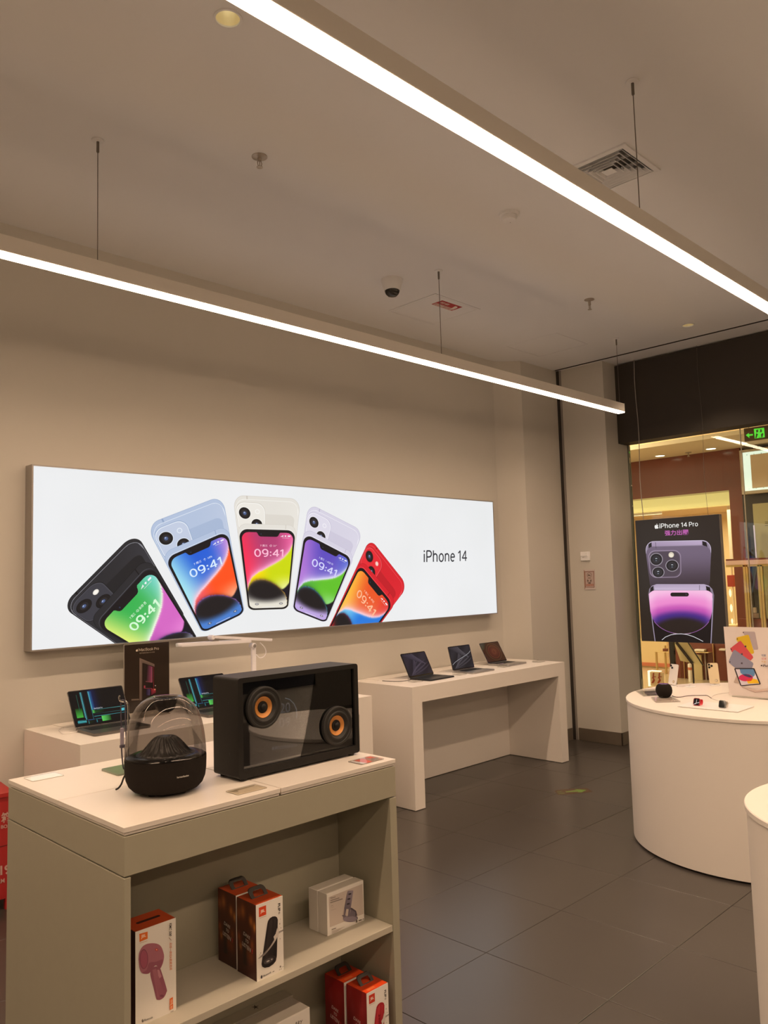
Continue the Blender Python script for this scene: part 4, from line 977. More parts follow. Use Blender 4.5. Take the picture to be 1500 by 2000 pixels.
pr.poly([tuple(v[:2]) for v in spline([(262, 900, 0), (275, 790, 0), (325, 690, 0), (400, 640, 0), (500, 626, 0), (590, 640, 0), (650, 690, 0), (690, 800, 0), (694, 880, 0), (670, 980, 0), (620, 1060, 0), (560, 1000, 0), (500, 1050, 0), (450, 1130, 0), (390, 1148, 0), (320, 1130, 0), (280, 1050, 0), (262, 900, 0)], 4)][:-1], P1, G)
pr.poly([tuple(v[:2]) for v in spline([(500, 1050, 0), (450, 1130, 0), (390, 1148, 0), (320, 1130, 0), (400, 1080, 0), (440, 960, 0), (560, 940, 0), (670, 900, 0), (660, 1000, 0), (620, 1060, 0), (560, 1000, 0), (500, 1050, 0)], 3)][:-1], P2, G)
pr.ell(352, 895, 72, 168, P3, G); pr.ell(352, 897, 62, 155, 'a2566a', G); pr.ell(568, 735, 26, 24, 'b8443c', G); pr.ell(568, 735, 12, 11, 'e6b0a0', G)
pr.text('KMC 500', [(826, 285), (822, 505), (778, 500), (782, 290)], '3c322c', .012, 0, G)
pr.line([(775, 530), (818, 575)], 7, '8a5a40', G)
pr.text('无线一体化K歌麦克风', [(828, 612), (830, 1080), (786, 1082), (784, 610)], 'd98a68', .012, 0, G)
pr.poly([(788, 1570), (842, 1535), (848, 1730), (790, 1760)], 'e06a2a', G); pr.line([(790, 1680), (846, 1640)], 7, 'e8d0b8', G); pr.text('无线', [(800, 1585), (834, 1565), (836, 1640), (802, 1662)], 'f2c8a4', .01, 0, G); pr.text('麦克', [(800, 1695), (836, 1672), (838, 1722), (802, 1746)], 'f2c8a4', .01, 0, G)
pr.ell(328, 1940, 16, 30, '2f2a2c', G); pr.text('ᛒ', [(320, 1920), (338, 1914), (338, 1962), (320, 1968)], 'd8c8b4', .0, 0, G); pr.text('Bluetooth', [(352, 1912), (498, 1860), (498, 1896), (352, 1950)], '2f2a2c', .015, 0, G)
pr.text('1200', [(802, 1780), (850, 1760), (850, 1780), (802, 1800)], '6a5a50', .01, 0, G)
pr.build('front_print', INK, t)

def speaker_box(label, x0, y0, z0, colour, group, fresh=True):
    """carton with a portable speaker; y0 is the front face"""
    w, d, h = .0985, .0985, .2165
    t = T('speaker_box', label, 'box', (x0+w/2, y0+d/2, z0), group=group)
    brown = colour == 'brown'
    P('front_panel', M().box(-w/2, w/2, -d/2, -d/2+.0012, 0, h), CARD, t)
    P('sleeve', M().box(-w/2, w/2, -d/2+.0012, d/2, 0, h-.001, bev=.0006), MAROON if brown else mat('dark_red_card', (.30, .012, .014), .45, noise=.1, nscale=20), t)
    P('lid', M().box(-w/2+.0004, w/2-.0004, -d/2+.0012, d/2-.0004, h-.001, h), ORED if brown else BRED, t)
    hm = M(); hp = spline([(-.030, 0, 0), (-.031, 0, .014), (-.026, 0, .021), (-.015, 0, .0235), (.012, 0, .0235), (.024, 0, .0225), (.030, 0, .015), (.030, 0, 0)], 4)
    hq = [(p.x, p.z) for p in hp]; inn = [(x*.60, .005+(z_-.005)*.58) for x, z_ in hq]; nn = len(hq)
    vs = []
    for yy in (-.002, .002):
        vs += [(x, yy+.006*z_/.0235*4, h+z_) for x, z_ in hq]+[(x, yy+.006*z_/.0235*4, h+max(0, z_)) for x, z_ in inn]
    fs = []
    for k in range(nn-1):
        a, b_ = k, k+nn; c_, d_ = k+2*nn, k+3*nn
        fs += [(a, a+1, b_+1, b_), (c_, d_, d_+1, c_+1), (a, c_, c_+1, a+1), (b_, b_+1, d_+1, d_)]
    fs += [(nn, 2*nn-1, nn-1, 0)]
    hm.add(vs, fs); P('carry_loop', hm, mat('loop_plastic', (.034, .027, .022), .5, noise=.1), t)
    # front artwork
    pr = Print(lambda u, v: Vector((-w/2+w*u, -d/2, h*(1-v))), (0, -1, 0), .00012); H = lambda u, v: (u, v)
    OR = 'd8461f' if brown else 'cc3a22'
    pr.rr(.10, .37, .045, .17, .006, .004, OR, H, 2); pr.text('JBL', [(.155, .085), (.32, .085), (.32, .135), (.155, .135)], 'f2ddcd', .03, 0, H); pr.line([(.11, .187), (.37, .187)], .006, 'c9a58e', H)
    pr.text('FLIP', [(.90, .085), (.90, .195), (.815, .195), (.815, .085)], '332b28', .03, 0, H); pr.text('6', [(.895, .203), (.895, .232), (.825, .232), (.825, .203)], '7a6f68', 0, 0, H)
    c0, c1, c2 = (('2a2425', '39302f', '1b1718') if brown else ('a8222c', 'c03a40', '84141e'))
    pr.poly([(.40, .30), (.43, .262), (.50, .236), (.60, .228), (.70, .238), (.77, .262), (.80, .30), (.74, .775), (.70, .835), (.60, .862), (.45, .875), (.28, .86), (.19, .83), (.165, .79)], c0, H)
    pr.poly([(.46, .29), (.58, .25), (.60, .30), (.42, .76), (.30, .78)], [c1, c1, c1, c0, c1], H); pr.poly([(.66, .27), (.76, .29), (.70, .76), (.60, .80)], [c1, c0, c2, c2], H)
    pr.ell(.43, .795, .265, .062, c1, H); pr.ell(.43, .80, .235, .054, c2, H); pr.ell(.43, .788, .19, .036, ('4a4344' if brown else 'b84a50'), H); pr.ell(.40, .79, .06, .012, ('a9a29c' if brown else 'e0a8a0'), H); pr.ell(.54, .787, .03, .010, ('a9a29c' if brown else 'e0a8a0'), H)
    if not brown: pr.text('JBL', [(.60, .37), (.56, .60), (.46, .60), (.50, .37)], '8d1a24', .03, 0, H)
    pr.poly([(.02, .70), (.10, .685), (.26, .66), (.50, .60), (.66, .53), (.74, .48), (.80, .46), (.99, .455), (.99, .475), (.82, .49), (.70, .56), (.52, .63), (.28, .69), (.10, .71)], ['b9aca2', '8e8480', '6d6462', '5a5250', 'a39a94', 'd2c8be', '6d6462', '6d6462', '9a908a', 'd8d0c8', 'b0a69e', '5c5452', '948a84', 'c8bcb0'], H)
    pr.poly([(.62, .50), (.70, .47), (.76, .40), (.78, .46), (.84, .38), (.82, .47), (.80, .53), (.72, .52), (.66, .56)], 'd5cbc2', H)
    for cu, cv, s_ in ((.86, .36, .02), (.90, .42, .016), (.88, .30, .010), (.13, .64, .016), (.10, .66, .012), (.86, .56, .014)): pr.ell(cu, cv, s_, s_*.6, 'a59b92', H, 8)
    pr.ell(.15, .955, .035, .022, '3a3640', H, 12); pr.text('Bluetooth', [(.21, .942), (.50, .935), (.50, .962), (.21, .968)], '3a3640', .02, 0, H); pr.line([(.55, .955), (.62, .952)], .010, '6f675f', H)
    pr.ell(.85, .93, .03, .014, '857b72', H, 10); pr.text('IPX7 12h', [(.80, .955), (.90, .955), (.90, .975), (.80, .975)], '857b72', .01, 0, H); pr.line([(.90, .945), (.985, .945)], .004, '857b72', H)
    pr.build('front_print', INK, t, world=False)
    # side artwork: blurred forest light and the slogan
    if brown:
        blobs = [((.32, .16), .13, (150, 88, 40)), ((.75, .24), .10, (168, 100, 38)), ((.95, .30), .09, (176, 112, 44)), ((.10, .20), .12, (120, 70, 38)), ((.80, .55), .10, (112, 58, 26)), ((.10, .52), .09, (124, 62, 28)), ((.18, .64), .08, (150, 92, 40)), ((.55, .70), .13, (104, 52, 22)), ((.75, .72), .12, (96, 48, 22))]
        def art(u, v):
            c = mix((92, 46, 28), (62, 28, 20), v)
            for (a, b_), r, k in blobs: c = mix(c, tuple(min(255, q*1.25) for q in k), .85*math.exp(-((u-a)**2*1.2+(v-b_)**2*2.2)/(r*r)))
            f_ = math.exp(-((u-.42)/.11)**2)*(1 if .42 < v < .86 else 0)*.75
            return mix(c, (30, 15, 12), f_)
    else:
        def art(u, v):
            c = mix((150, 20, 22), (92, 10, 16), smooth(.0, .9, v+.12*math.sin(7*u)))
            for (a, b_), r in (((.15, .1), .2), ((.3, .3), .14), ((.75, .25), .2), ((.5, .55), .2)): c = mix(c, (168, 60, 66), .40*math.exp(-((u-a)**2+(v-b_)**2*2)/(r*r)))
            return c
    sp = Print(lambda u, v: Vector((-w/2, d/2-(d-.003)*u, h*(1-v))), (-1, 0, 0), .00012)
    sp.field(art, H, 22, 40)
    CW = 'b8aaa0' if brown else 'c9a8a4'
    for tx, q in (('DARE', [(.34, .42), (.70, .45), (.70, .495), (.33, .47)]), ('TO', [(.45, .505), (.62, .515), (.62, .56), (.44, .55)]), ('LISTEN', [(.27, .56), (.74, .60), (.73, .66), (.26, .615)])): sp.text(tx, q, CW, .03, .15, H)
    sp.text('!', [(.79, .60), (.84, .605), (.83, .665), (.78, .66)], 'b32a2e', .03, 0, H)
    sp.build('side_print', INK, t, world=False)
    if not brown:
        tp = Print(lambda u, v: Vector((-w/2+w*u, -d/2+.003+(d-.003)*v, h)), (0, 0, 1), .0001); tp.poly([(.02, .02), (.98, .02), (.98, .24), (.02, .24)], 'f0501e', H); tp.poly([(.16, .06), (.5, .06), (.5, .18), (.16, .18)], 'f47a44', H); tp.build('lid_print', INK, t, world=False)
    return t
GB = 'paired speaker boxes on the cabinet shelves'
speaker_box('front box of the brown speaker carton pair on the upper shelf, black speaker picture', 1.4415, 2.026, ZS, 'brown', GB)
speaker_box('rear box of the brown speaker carton pair on the upper shelf, pushed to the board', 1.4440, 2.1330, ZS, 'brown', GB)
speaker_box('front box of the red speaker carton pair on the lower shelf, red speaker picture', 1.8545, 2.000, ZS2, 'red', GB)
speaker_box('rear box of the red speaker carton pair on the lower shelf, half hidden', 1.8520, 2.1070, ZS2, 'red', GB)

# phone stand cartons
def stand_box(label, x0, x1, y0, y1, z1, printed):
    t = T('stand_box', label, 'box', ((x0+x1)/2, (y0+y1)/2, ZS), group='white phone stand cartons on the upper shelf')
    P('carton', M().box(x0, x1, y0, y1, ZS, z1, bev=.0015), CARD, t, world=True)
    P('top_flap', M().box(x0+.003, x1-.003, y0+.004, y1-.004, z1, z1+.0005), CARDG, t, world=True)
    if printed:
        pr = pxprint(y0); z = Z(590, 1700, .15); G = lambda x, y: z(x, y); h = homog([(325, 322), (790, 140), (812, 660), (340, 858)])
        A = lambda x, y: G(x, y)
        pr.poly([(345, 350), (785, 175), (800, 565), (360, 742)], 'c9bcb2', A)
        pr.text('Stand', [(368, 352), (432, 335), (432, 352), (368, 370)], '5c534e', .02, 0, A); pr.line([(368, 394), (484, 357)], 12, '8a8078', A); pr.line([(366, 421), (526, 369)], 14, '8a8078', A)
        pr.ell(390, 470, 15, 18, 'a79b92', A, 14); pr.ell(390, 472, 11, 14, 'c9bcb2', A, 14); pr.line([(372, 520), (440, 500)], 5, 'b0a49a', A)
        V1, V2, V3 = '8a7f8c', '6f6571', '4e4650'
        pr.ell(628, 620, 96, 46, V2, A); pr.ell(622, 632, 90, 40, V1, A); pr.poly([(620, 480), (650, 490), (700, 525), (715, 580), (700, 600), (640, 540)], V3, A); pr.poly([(632, 505), (690, 540), (690, 590), (610, 600)], V2, A)
        pr.poly([(590, 270), (600, 262), (655, 258), (663, 266), (628, 500), (545, 500)], [V1, '9b909c', '9b909c', V1, V2, V2], A)
        for yy, x_ in ((306, 618), (370, 606), (434, 597)): pr.poly([(x_-18, yy-6), (x_+18, yy-14), (x_+17, yy+6), (x_-19, yy+14)], '2f2930', A)
        pr.poly([(548, 495), (572, 495), (555, 590), (535, 602), (515, 592), (514, 580), (538, 582)], V2, A); pr.poly([(600, 495), (628, 490), (610, 600), (588, 605)], V2, A); pr.poly([(572, 515), (600, 505), (590, 590), (565, 592)], 'c9bcb2', A)
        pr.line([(380, 768), (436, 748)], 9, '6c625b', A)
        for k in range(4): pr.line([(380, 790+11*k), (545-25*k, 730+16*k)], 4, 'b5a99f', A)
        pr.rr(694, 712, 640, 675, 4, 4, '5a524c', A, 2); pr.line([(728, 652), (768, 638)], 12, '5a524c', A); pr.line([(780, 632), (798, 626)], 8, '6a625c', A)
        pr.build('front_print', INK, t)
    return t
stand_box('front white box with phone stand picture at the right end of the upper shelf', 1.777, 1.944, 2.098, 2.1435, ZS+.134, True)
stand_box('plain rear box of the two white phone stand boxes on the upper shelf', 1.776, 1.941, 2.146, 2.192, ZS+.134, False)

# lower shelf white carton, cropped by the picture edge
WB = (1.462, 1.712, 2.118, 2.212, ZS2, .331)
t = T('product_box', 'plain cream box lying on the lower shelf left of the red cartons', 'box', ((WB[0]+WB[1])/2, (WB[2]+WB[3])/2, ZS2))
P('carton', M().box(*WB, bev=.0015), CARD, t, world=True); P('lid_seam', M().box(WB[0]+.002, WB[1]-.002, WB[2]+.003, WB[3]-.002, WB[5], WB[5]+.0008), CARDG, t, world=True)
pr = pxprint(WB[2]); z = Z(400, 1680, .25333); G = lambda x, y: z(x, y)
pr.text('ARY', [(690, 1250), (754, 1230), (754, 1260), (690, 1282)], '3a342f', .01, .2, G); pr.build('front_print', INK, t)
t = T('product_box', 'low taupe box with small black star mark behind the cream box', 'box', (1.56, 2.238, ZS2))
P('carton', M().box(1.40, 1.72, 2.2155, 2.2655, ZS2, .334, bev=.001), SHELFC, t, world=True)
pr = Print(lambda x, y: at(x, y, z=.3341), (0, 0, 1), .0001); pr.poly([G(390+(26 if k % 2 else 7)*math.cos(k*math.pi/5)*1.3, 1133+(20 if k % 2 else 6)*math.sin(k*math.pi/5)) for k in range(10)], '1c1612'); pr.build('star_mark', INK, t)

# ================================================================ things on the large round table
RZ = RT[3]
def on(px, py, dz=0): return at(px, py, z=RZ+dz)
w7 = Z(1225, 1240, .136667)
t = T('smart_speaker', 'small round charcoal smart speaker ball at the left of the round table', 'speaker', (*at(1297.5, 1362, z=RZ).xy, RZ))
c = Vector(t.location)
P('body', M().lathe([(.024, .0), (.034, .004), (.043, .014), (.0505, .030), (.053, .046), (.051, .062), (.045, .076), (.036, .085), (.030, .0875)], 48), FABRIC, t)
P('touch_top', M().lathe([(.032, .0865), (.031, .0888), (.010, .0895), (.002, .0896)], 36, cap0=False), BLACKG, t)
q = [on(*w7(*p), .003) for p in ((640, 868), (690, 886), (760, 888), (860, 872), (960, 866), (1080, 864), (1140, 866), (1180, 888), (1205, 906))]
cable('power_cable', 'thin dark cable running right from the round smart speaker ball', q, .0022, mat('brown_cord', (.10, .05, .045), .5, noise=.05))
q = [on(*w7(*p), .003) for p in ((1205, 908), (1260, 928), (1330, 945), (1400, 958), (1460, 968))]
cable('charging_cable', 'pale cable continuing from the dark cable end towards the grey watch', q, .0016, CORD)
q = [on(*w7(*p), .003) for p in ((1205, 900), (1230, 868), (1290, 848), (1360, 836), (1450, 826), (1500, 824))]
cable('charging_cable', 'pale cable curving back towards the tablet sign on the round table', q, .0016, CORD)

# price plates
def plate(label, quad, paper, dark=None):
    c = sum((Vector(p) for p in quad), Vector((0, 0, 0)))/4
    t = T('price_plate', label, 'price tag', (c.x, c.y, RZ), group='clear price plates on the round table')
    pts = [(p.x-c.x, p.y-c.y) for p in quad]
    if sum(pts[i][0]*pts[(i+1) % 4][1]-pts[(i+1) % 4][0]*pts[i][1] for i in range(4)) < 0: pts = pts[::-1]
    P('acrylic_block', M().prism(pts, 0, .010, bev=.001, smooth=False), ACRYL, t)
    pr = Print(lambda u, v: Vector((u, v, .0012)), (0, 0, 1), .0002); h = homog([(p.x-c.x, p.y-c.y) for p in quad])
    pr.poly([(.04, .06), (.96, .06), (.96, .94), (.04, .94)], paper, h)
    if dark: pr.poly([(.30, .12), (.94, .12), (.94, .9), (.30, .9)], dark, h); pr.line([(.3, .5), (.94, .5)], .12, '9a928e', h)
    pr.build('paper_card', INK, t, world=False)
    return t
plate('clear price plate lying in front of the round smart speaker ball', [on(*w7(*p)) for p in ((340, 910), (640, 900), (760, 962), (402, 970))], 'b9aca2')
plate('clear price plate with dark card behind the round smart speaker ball', [on(*w7(*p)) for p in ((105, 800), (420, 788), (440, 868), (235, 880))], 'a9a59a', '4a4446')

def phone(label, foot, rz, colour, lens, tilt, w=.0715, h=.147, grp=None):
    t = T('smartphone', label, 'phone', foot, rz, grp)
    R = Matrix.Translation((0, 0, .012)) @ Matrix.Rotation(tilt, 4, 'X')
    pts = rrect(-w/2, w/2, 0, h, .011); n = len(pts); b_ = M()
    b_.add([(x, -.0039, z) for x, z in pts]+[(x, .0039, z) for x, z in pts], [tuple(range(n)), tuple(range(n, 2*n))[::-1]]+[(k, k+n, (k+1) % n+n, (k+1) % n) for k in range(n)])
    P('body', b_, colour, t, xf=R)
    cm_ = M(); pts = rrect(-w/2+.003, -w/2+.039, h-.041, h-.004, .010); n = len(pts)
    cm_.add([(x, -.0055, z) for x, z in pts]+[(x, -.0039, z) for x, z in pts], [tuple(range(n))]+[(k, k+n, (k+1) % n+n, (k+1) % n) for k in range(n)])
    plat = P('camera_plateau', cm_, colour, t, xf=R)
    for cx, cz in lens:
        P('camera_lens', M().lathe([(.0078, .0052), (.0078, .0085), (.0066, .0088), (.001, .0088)], 20, axis='y', c=(cx, 0, cz), cap1=True, m=0), BLACKG, plat, xf=R)
    st = M().lathe([(.034, 0), (.034, .004), (.030, .006)], 28).tube([(0, .012, .005), (0, .016, .03), (0, .012, .062)], .006, 10)
    P('stand', st, WHITE2, t); P('charging_puck', M().lathe([(.026, -.0115), (.026, -.0045)], 28, axis='y', c=(0, 0, .055)), WHITE2, t, xf=R)
    P('screen', M().box(-w/2+.002, w/2-.002, .0039, .0041, .003, h-.003), BLACKG, t, xf=R)
    pr = Print(lambda u, v: R @ Vector((u, -.00395, v)), (0, -1, 0), .0001); pr.ell(.012, .022, .010, .010, 'a89a86'); pr.ell(.010, .022, .006, .007, 'd8c8ac'); pr.build('round_sticker', INK, t, world=False)
    return t
GOLD = mat('gold_phone_glass', (.72, .60, .39), .35, noise=.02); WPH = mat('white_phone_glass', (.76, .73, .70), .3, noise=.02)
f1 = at(*w7(645, 735), z=RZ); f2 = at(*w7(1255, 722), z=RZ)
# backs face the camera side: yaw so local -y points to the viewer
phone('white smartphone with two lenses on a stand behind the round smart speaker ball', (f1.x, f1.y, RZ), math.radians(-108), WPH, [(-.026, .134), (-.012, .119)], math.radians(-14))
phone('gold smartphone with three lenses on a stand left of the tablet sign', (f2.x, f2.y, RZ), math.radians(-50), GOLD, [(-.027, .135), (-.027, .116), (-.010, .126)], math.radians(-12))
e = at(*w7(905, 745), z=RZ)
t = T('phone_stand', 'empty low white phone stand between the white and gold smartphones', 'stand', (e.x, e.y, RZ))
P('base', M().lathe([(.038, 0), (.038, .004), (.034, .007)], 30), WHITE2, t); P('post', M().tube([(0, 0, .006), (0, .004, .016), (0, .006, .022)], .006, 10), WHITE2, t); P('cradle', M().box(-.02, .02, -.004, .006, .018, .024, bev=.002), WHITE2, t)

# watch tray
tq = [at(1325, 1381.5, z=RZ+.006), at(1440.5, 1392.8, z=RZ+.006), at(1460, 1387, z=RZ+.006), at(1480, 1375, z=RZ+.006), at(1352, 1362, z=RZ+.006)]
tq = [Vector((4.735, 2.262)), Vector((4.735, 1.900)), Vector((4.98, 1.900)), Vector((4.98, 2.262))]
t = T('watch_tray', 'flat white display tray carrying two small watches on the round table', 'tray', (4.86, 2.08, RZ))
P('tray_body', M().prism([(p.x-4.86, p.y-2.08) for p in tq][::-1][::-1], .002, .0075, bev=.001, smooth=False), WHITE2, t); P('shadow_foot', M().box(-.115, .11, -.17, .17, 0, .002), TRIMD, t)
def watch(label, px, py, rz, case, face, strap, w, hands):
    p = at(px, py, z=RZ+.0076)
    t = T('smart_watch', label, 'watch', (p.x, p.y, RZ+.0076), rz, 'small watches on the white tray')
    R = Matrix.Translation((0, 0, w*.52)) @ Matrix.Rotation(math.radians(-22), 4, 'X')
    pts = rrect(-w/2, w/2, -w*.57, w*.57, w*.24); n = len(pts)
    b_ = M(); b_.add([(x, -.006, z) for x, z in pts]+[(x, .005, z) for x, z in pts], [tuple(range(n)), tuple(range(n, 2*n))[::-1]]+[(k, k+n, (k+1) % n+n, (k+1) % n) for k in range(n)])
    P('case', b_, case, t, xf=R)
    pr = Print(lambda u, v: R @ Vector((u*w, -.0062, v*w)), (0, -1, 0), .0001); pr.rr(-.44, .44, -.5, .5, .2, .2, face)
    if hands: pr.line([(-.40, -.42), (.0, -.2), (.48, -.05)], .07, 'e8dcd8'); pr.line([(-.12, -.40), (-.02, -.2), (.02, .36)], .05, 'e8dcd8')
    pr.build('dial', SCREEN, t, world=False)
    P('crown', M().lathe([(.003, w/2), (.003, w/2+.002)], 12, axis='x', c=(w+.001, 0, .004)), case, t, xf=R)
    lp = M(); segs = 18; prof = []
    for k in range(segs+1):
        a = math.pi*(.30+1.42*k/segs); prof.append((.024+.025*math.cos(a+math.pi*.36+.35)*1.0, w*.44+.021*math.sin(a+math.pi*.36+.35)))
    sv = []
    for (y_, z_) in prof:
        for sx in (-w*.36, w*.36): sv.append((sx, y_, max(.0012, z_)))
    sv2 = [(x, y_, z_+.0022) for x, y_, z_ in sv]; m_ = len(sv)
    ff = [(2*k, 2*k+1, 2*k+3, 2*k+2) for k in range(segs)]+[(m_+2*k+2, m_+2*k+3, m_+2*k+1, m_+2*k) for k in range(segs)]+[(2*k, 2*k+2, m_+2*k+2, m_+2*k) for k in range(segs)]+[(2*k+3, 2*k+1, m_+2*k+1, m_+2*k+3) for k in range(segs)]
    lp.add(sv+sv2, ff, 0, True); P('strap', lp, strap, t)
    return t
watch('small watch with red strap and white hands on the tray', 1361.5, 1378, math.radians(-93), mat('red_watch', (.35, .01, .02), .3, noise=.03), '1c1414', mat('red_strap', (.62, .015, .03), .4, noise=.04), .040, True)
watch('small watch with black face and pale grey strap on the tray', 1411.5, 1382.5, math.radians(-90), BLACKG, '14110f', mat('pale_strap', (.52, .46, .40), .45, noise=.04), .040, False)
q = [on(*p, .009) for p in ((1424, 1372), (1428, 1370), (1434, 1371), (1440, 1374))]

# tablet sign
SX = 5.314
t = T('display_sign', 'pale upright card sign with coloured tablets on the round table', 'sign', (SX, 2.06, RZ))
smap = lambda x, y: at(x, y, x=SX-.004)
c0, c1, c2, c3 = (at(*p, x=SX) for p in ((1413.2, 1223.9), (1424.4, 1360.5), (1500, 1366), (1500, 1226.6)))
ytop, ybot, y2 = c0.y, c1.y, 1.755
b_ = M(); zt = c0.z
b_.add([(SX, ybot, RZ+.010), (SX, y2+.03, RZ+.010), (SX, y2, zt), (SX, ytop, zt), (SX+.004, ybot, RZ+.010), (SX+.004, y2+.03, RZ+.010), (SX+.004, y2, zt), (SX+.004, ytop, zt)], [(0, 1, 2, 3), (7, 6, 5, 4), (0, 4, 5, 1), (1, 5, 6, 2), (2, 6, 7, 3), (3, 7, 4, 0)])
P('card', b_, mat('pale_pink_card', (.74, .66, .63), .4, noise=.01), t, world=True)
P('base_strip', M().box(SX-.012, SX+.02, 1.80, 2.16, RZ, RZ+.0095), ACRYL, t, world=True)
pr = Print(lambda x, y: at(x, y, x=SX-.0005), (-1, 0, 0), .0002); z = Z(1410, 1200, .09); G = lambda x, y: z(x, y)
def tab(pts, col, c2): pr.poly([tuple(v[:2]) for v in pts], col if isinstance(col, list) else col, G)
tab([(450, 385), (470, 370), (700, 375), (720, 395), (788, 740), (775, 765), (690, 768), (620, 560), (500, 470)], 'b3a6ac', 0)
tab([(320, 500), (560, 440), (585, 455), (697, 820), (690, 845), (650, 862), (480, 740), (330, 580), (312, 545)], 'd8b52c', 0)
tab([(178, 740), (380, 580), (410, 575), (670, 905), (680, 940), (625, 1000), (420, 900), (215, 815)], 'cc4f58', 0)
tab([(150, 1010), (245, 790), (285, 768), (670, 1045), (685, 1075), (655, 1165), (290, 1160), (155, 1050)], '8a8ba2', 0)
for cx, cy in ((466, 392), (338, 533), (205, 760), (177, 1032)): pr.ell(cx, cy, 12, 14, '3a3034', G, 10)
for cx, cy in ((515, 690), (438, 855), (435, 1055)): pr.apple([(cx-22, cy-26), (cx+22, cy-26), (cx+22, cy+24), (cx-22, cy+24)], '4f4450', G)
pr.poly([(330, 1300), (395, 1500), (260, 1475)], 'b5a499', G)
pr.poly([(270, 1180), (290, 1165), (690, 1165), (712, 1175), (845, 1505), (835, 1520), (430, 1555), (400, 1540)], '2c2630', G)
pr.poly([(300, 1188), (688, 1185), (815, 1500), (425, 1535)], 'd5cfdd', G)
pr.poly([(390, 1187), (688, 1185), (722, 1270), (715, 1320), (680, 1355), (620, 1362), (480, 1320), (410, 1270)], '5d88b8', G)
pr.ell(522, 1372, 155, 78, 'cf2f62', G); pr.poly([(450, 1300), (520, 1292), (600, 1308), (668, 1362), (600, 1368), (500, 1335)], '433f6a', G)
pr.poly([(540, 1425), (610, 1400), (700, 1395), (775, 1415), (805, 1475), (810, 1495), (575, 1500)], 'e8bd22', G); pr.poly([(535, 1420), (600, 1400), (672, 1400), (640, 1440), (560, 1452)], 'd8452c', G)
pr.line([(440, 1580), (720, 1690), (1000, 1655)], 10, 'a88f86', G); pr.poly([(445, 1572), (780, 1640), (1000, 1600), (1000, 1650), (720, 1684)], 'cdb9b0', G)
pr.text('可爱', [(862, 865), (962, 865), (962, 912), (862, 912)], '7c84a4', .02, 0, G); pr.text('玩法', [(868, 938), (968, 938), (968, 980), (868, 980)], 'cf6b78', .02, 0, G); pr.text('多彩', [(862, 1008), (966, 1008), (966, 1050), (862, 1050)], 'd6b27e', .02, 0, G)
pr.apple([(848, 1088), (884, 1085), (884, 1122), (848, 1125)], '2c2630', G); pr.text('iPad', [(895, 1085), (1012, 1085), (1012, 1135), (895, 1135)], '4b4450', .02, 0, G)
pr.build('print', INK, t)
p = at(1500, 1544, z=.88)
t = T('ring_holder', 'tiny white object on the smaller round table at the picture edge', 'stand', (p.x+.012, p.y-.02, .88))
P('base', M().lathe([(.022, 0), (.022, .003), (.016, .006)], 24), WHITE2, t); P('post', M().tube([(0, 0, .005), (0, 0, .02)], .008, 10), WHITE2, t); P('cradle', M().box(-.018, .018, -.010, .010, .018, .026, bev=.003), WHITE2, t)

# ================================================================ hanging poster at the glass
PX = 7.548
t = T('hanging_poster', 'black hanging backlit poster with two violet smartphones in front of the glass', 'poster', (PX, 3.5, 1.02))
ya, yb, za, zb = 3.941, 3.083, 1.016, 2.232
P('box_frame', M().box(PX+.001, PX+.055, yb, ya, za, zb, bev=.002), mat('poster_frame', (.33, .29, .26), .5, metal=.2, noise=.03), t, world=True)
PB = printmat('poster_backlit', 1.0, 0.25, diffuse=False, spec=0.3)
pr = Print(lambda x, y: at(x, y, x=PX), (-1, 0, 0), .00012, (2, za+.002, 1)); z = Z(1230, 1000, .135); G = lambda x, y: z(x, y)
cor = [(750+FPX*(d@CR)/(d@CF), 1000-FPX*(d@CU)/(d@CF)) for d in [Vector((PX, y_, z_))-CAM for y_, z_ in ((ya-.002, zb-.002), (yb+.002, zb-.002), (yb+.002, za+.002), (ya-.002, za+.002))]]
pr.poly(cor, '2a211b')
pr.apple([(355, 172), (415, 166), (420, 240), (360, 246)], 'eceae6', G)
pr.text('iPhone 14 Pro', [(428, 168), (985, 138), (988, 206), (430, 240)], 'eceae6', H=G, usepen=.105)
pr.text('强力出圈', [(505, 268), (845, 250), (848, 330), (508, 344)], 'c060b0', .02, 0, G)
hb = homog([(215, 425), (1185, 405), (1150, 1120), (300, 1120)]); HB = lambda u, v: G(*hb(u, v))
pr.rr(.0, 1, .0, 1.02, .14, .19, 'cdbfd8', HB, 10); pr.rr(.006, .994, .012, 1.02, .135, .185, '8f8296', HB, 8)
pr.poly([(.10, .015), (.86, .015), (.86, .085), (.10, .095)], ['a795b0', 'bba8c6', 'b3a0bd', '9d8aa6'], HB)
pr.poly([(.055, .05), (.105, .02), (.10, .11), (.045, .16)], '1a1416', HB); pr.poly([(.865, .015), (.925, .04), (.945, .13), (.87, .09)], '1a1416', HB); pr.line([(.165, .02), (.165, .12)], .006, '3a2f3c', HB)
pr.field(lambda u, v: mix((112, 97, 118), (62, 50, 58), smooth(.1, .95, v)), lambda u, v: HB(.0+u, .10+.92*v), 14, 16, .125, .17)
pr.line([(.165, .10), (.165, .135)], .006, '3a2f3c', HB)
hc = homog([(262, 560), (738, 548), (748, 945), (300, 955)]); HC_ = lambda u, v: G(*hc(u, v))
pr.rr(0, 1, 0, 1, .22, .24, '9d8ba2', HC_, 8); pr.rr(.02, .98, .025, .98, .21, .23, '5d505f', HC_, 8); pr.rr(.05, .95, .05, .95, .2, .22, '4e424e', HC_, 8)
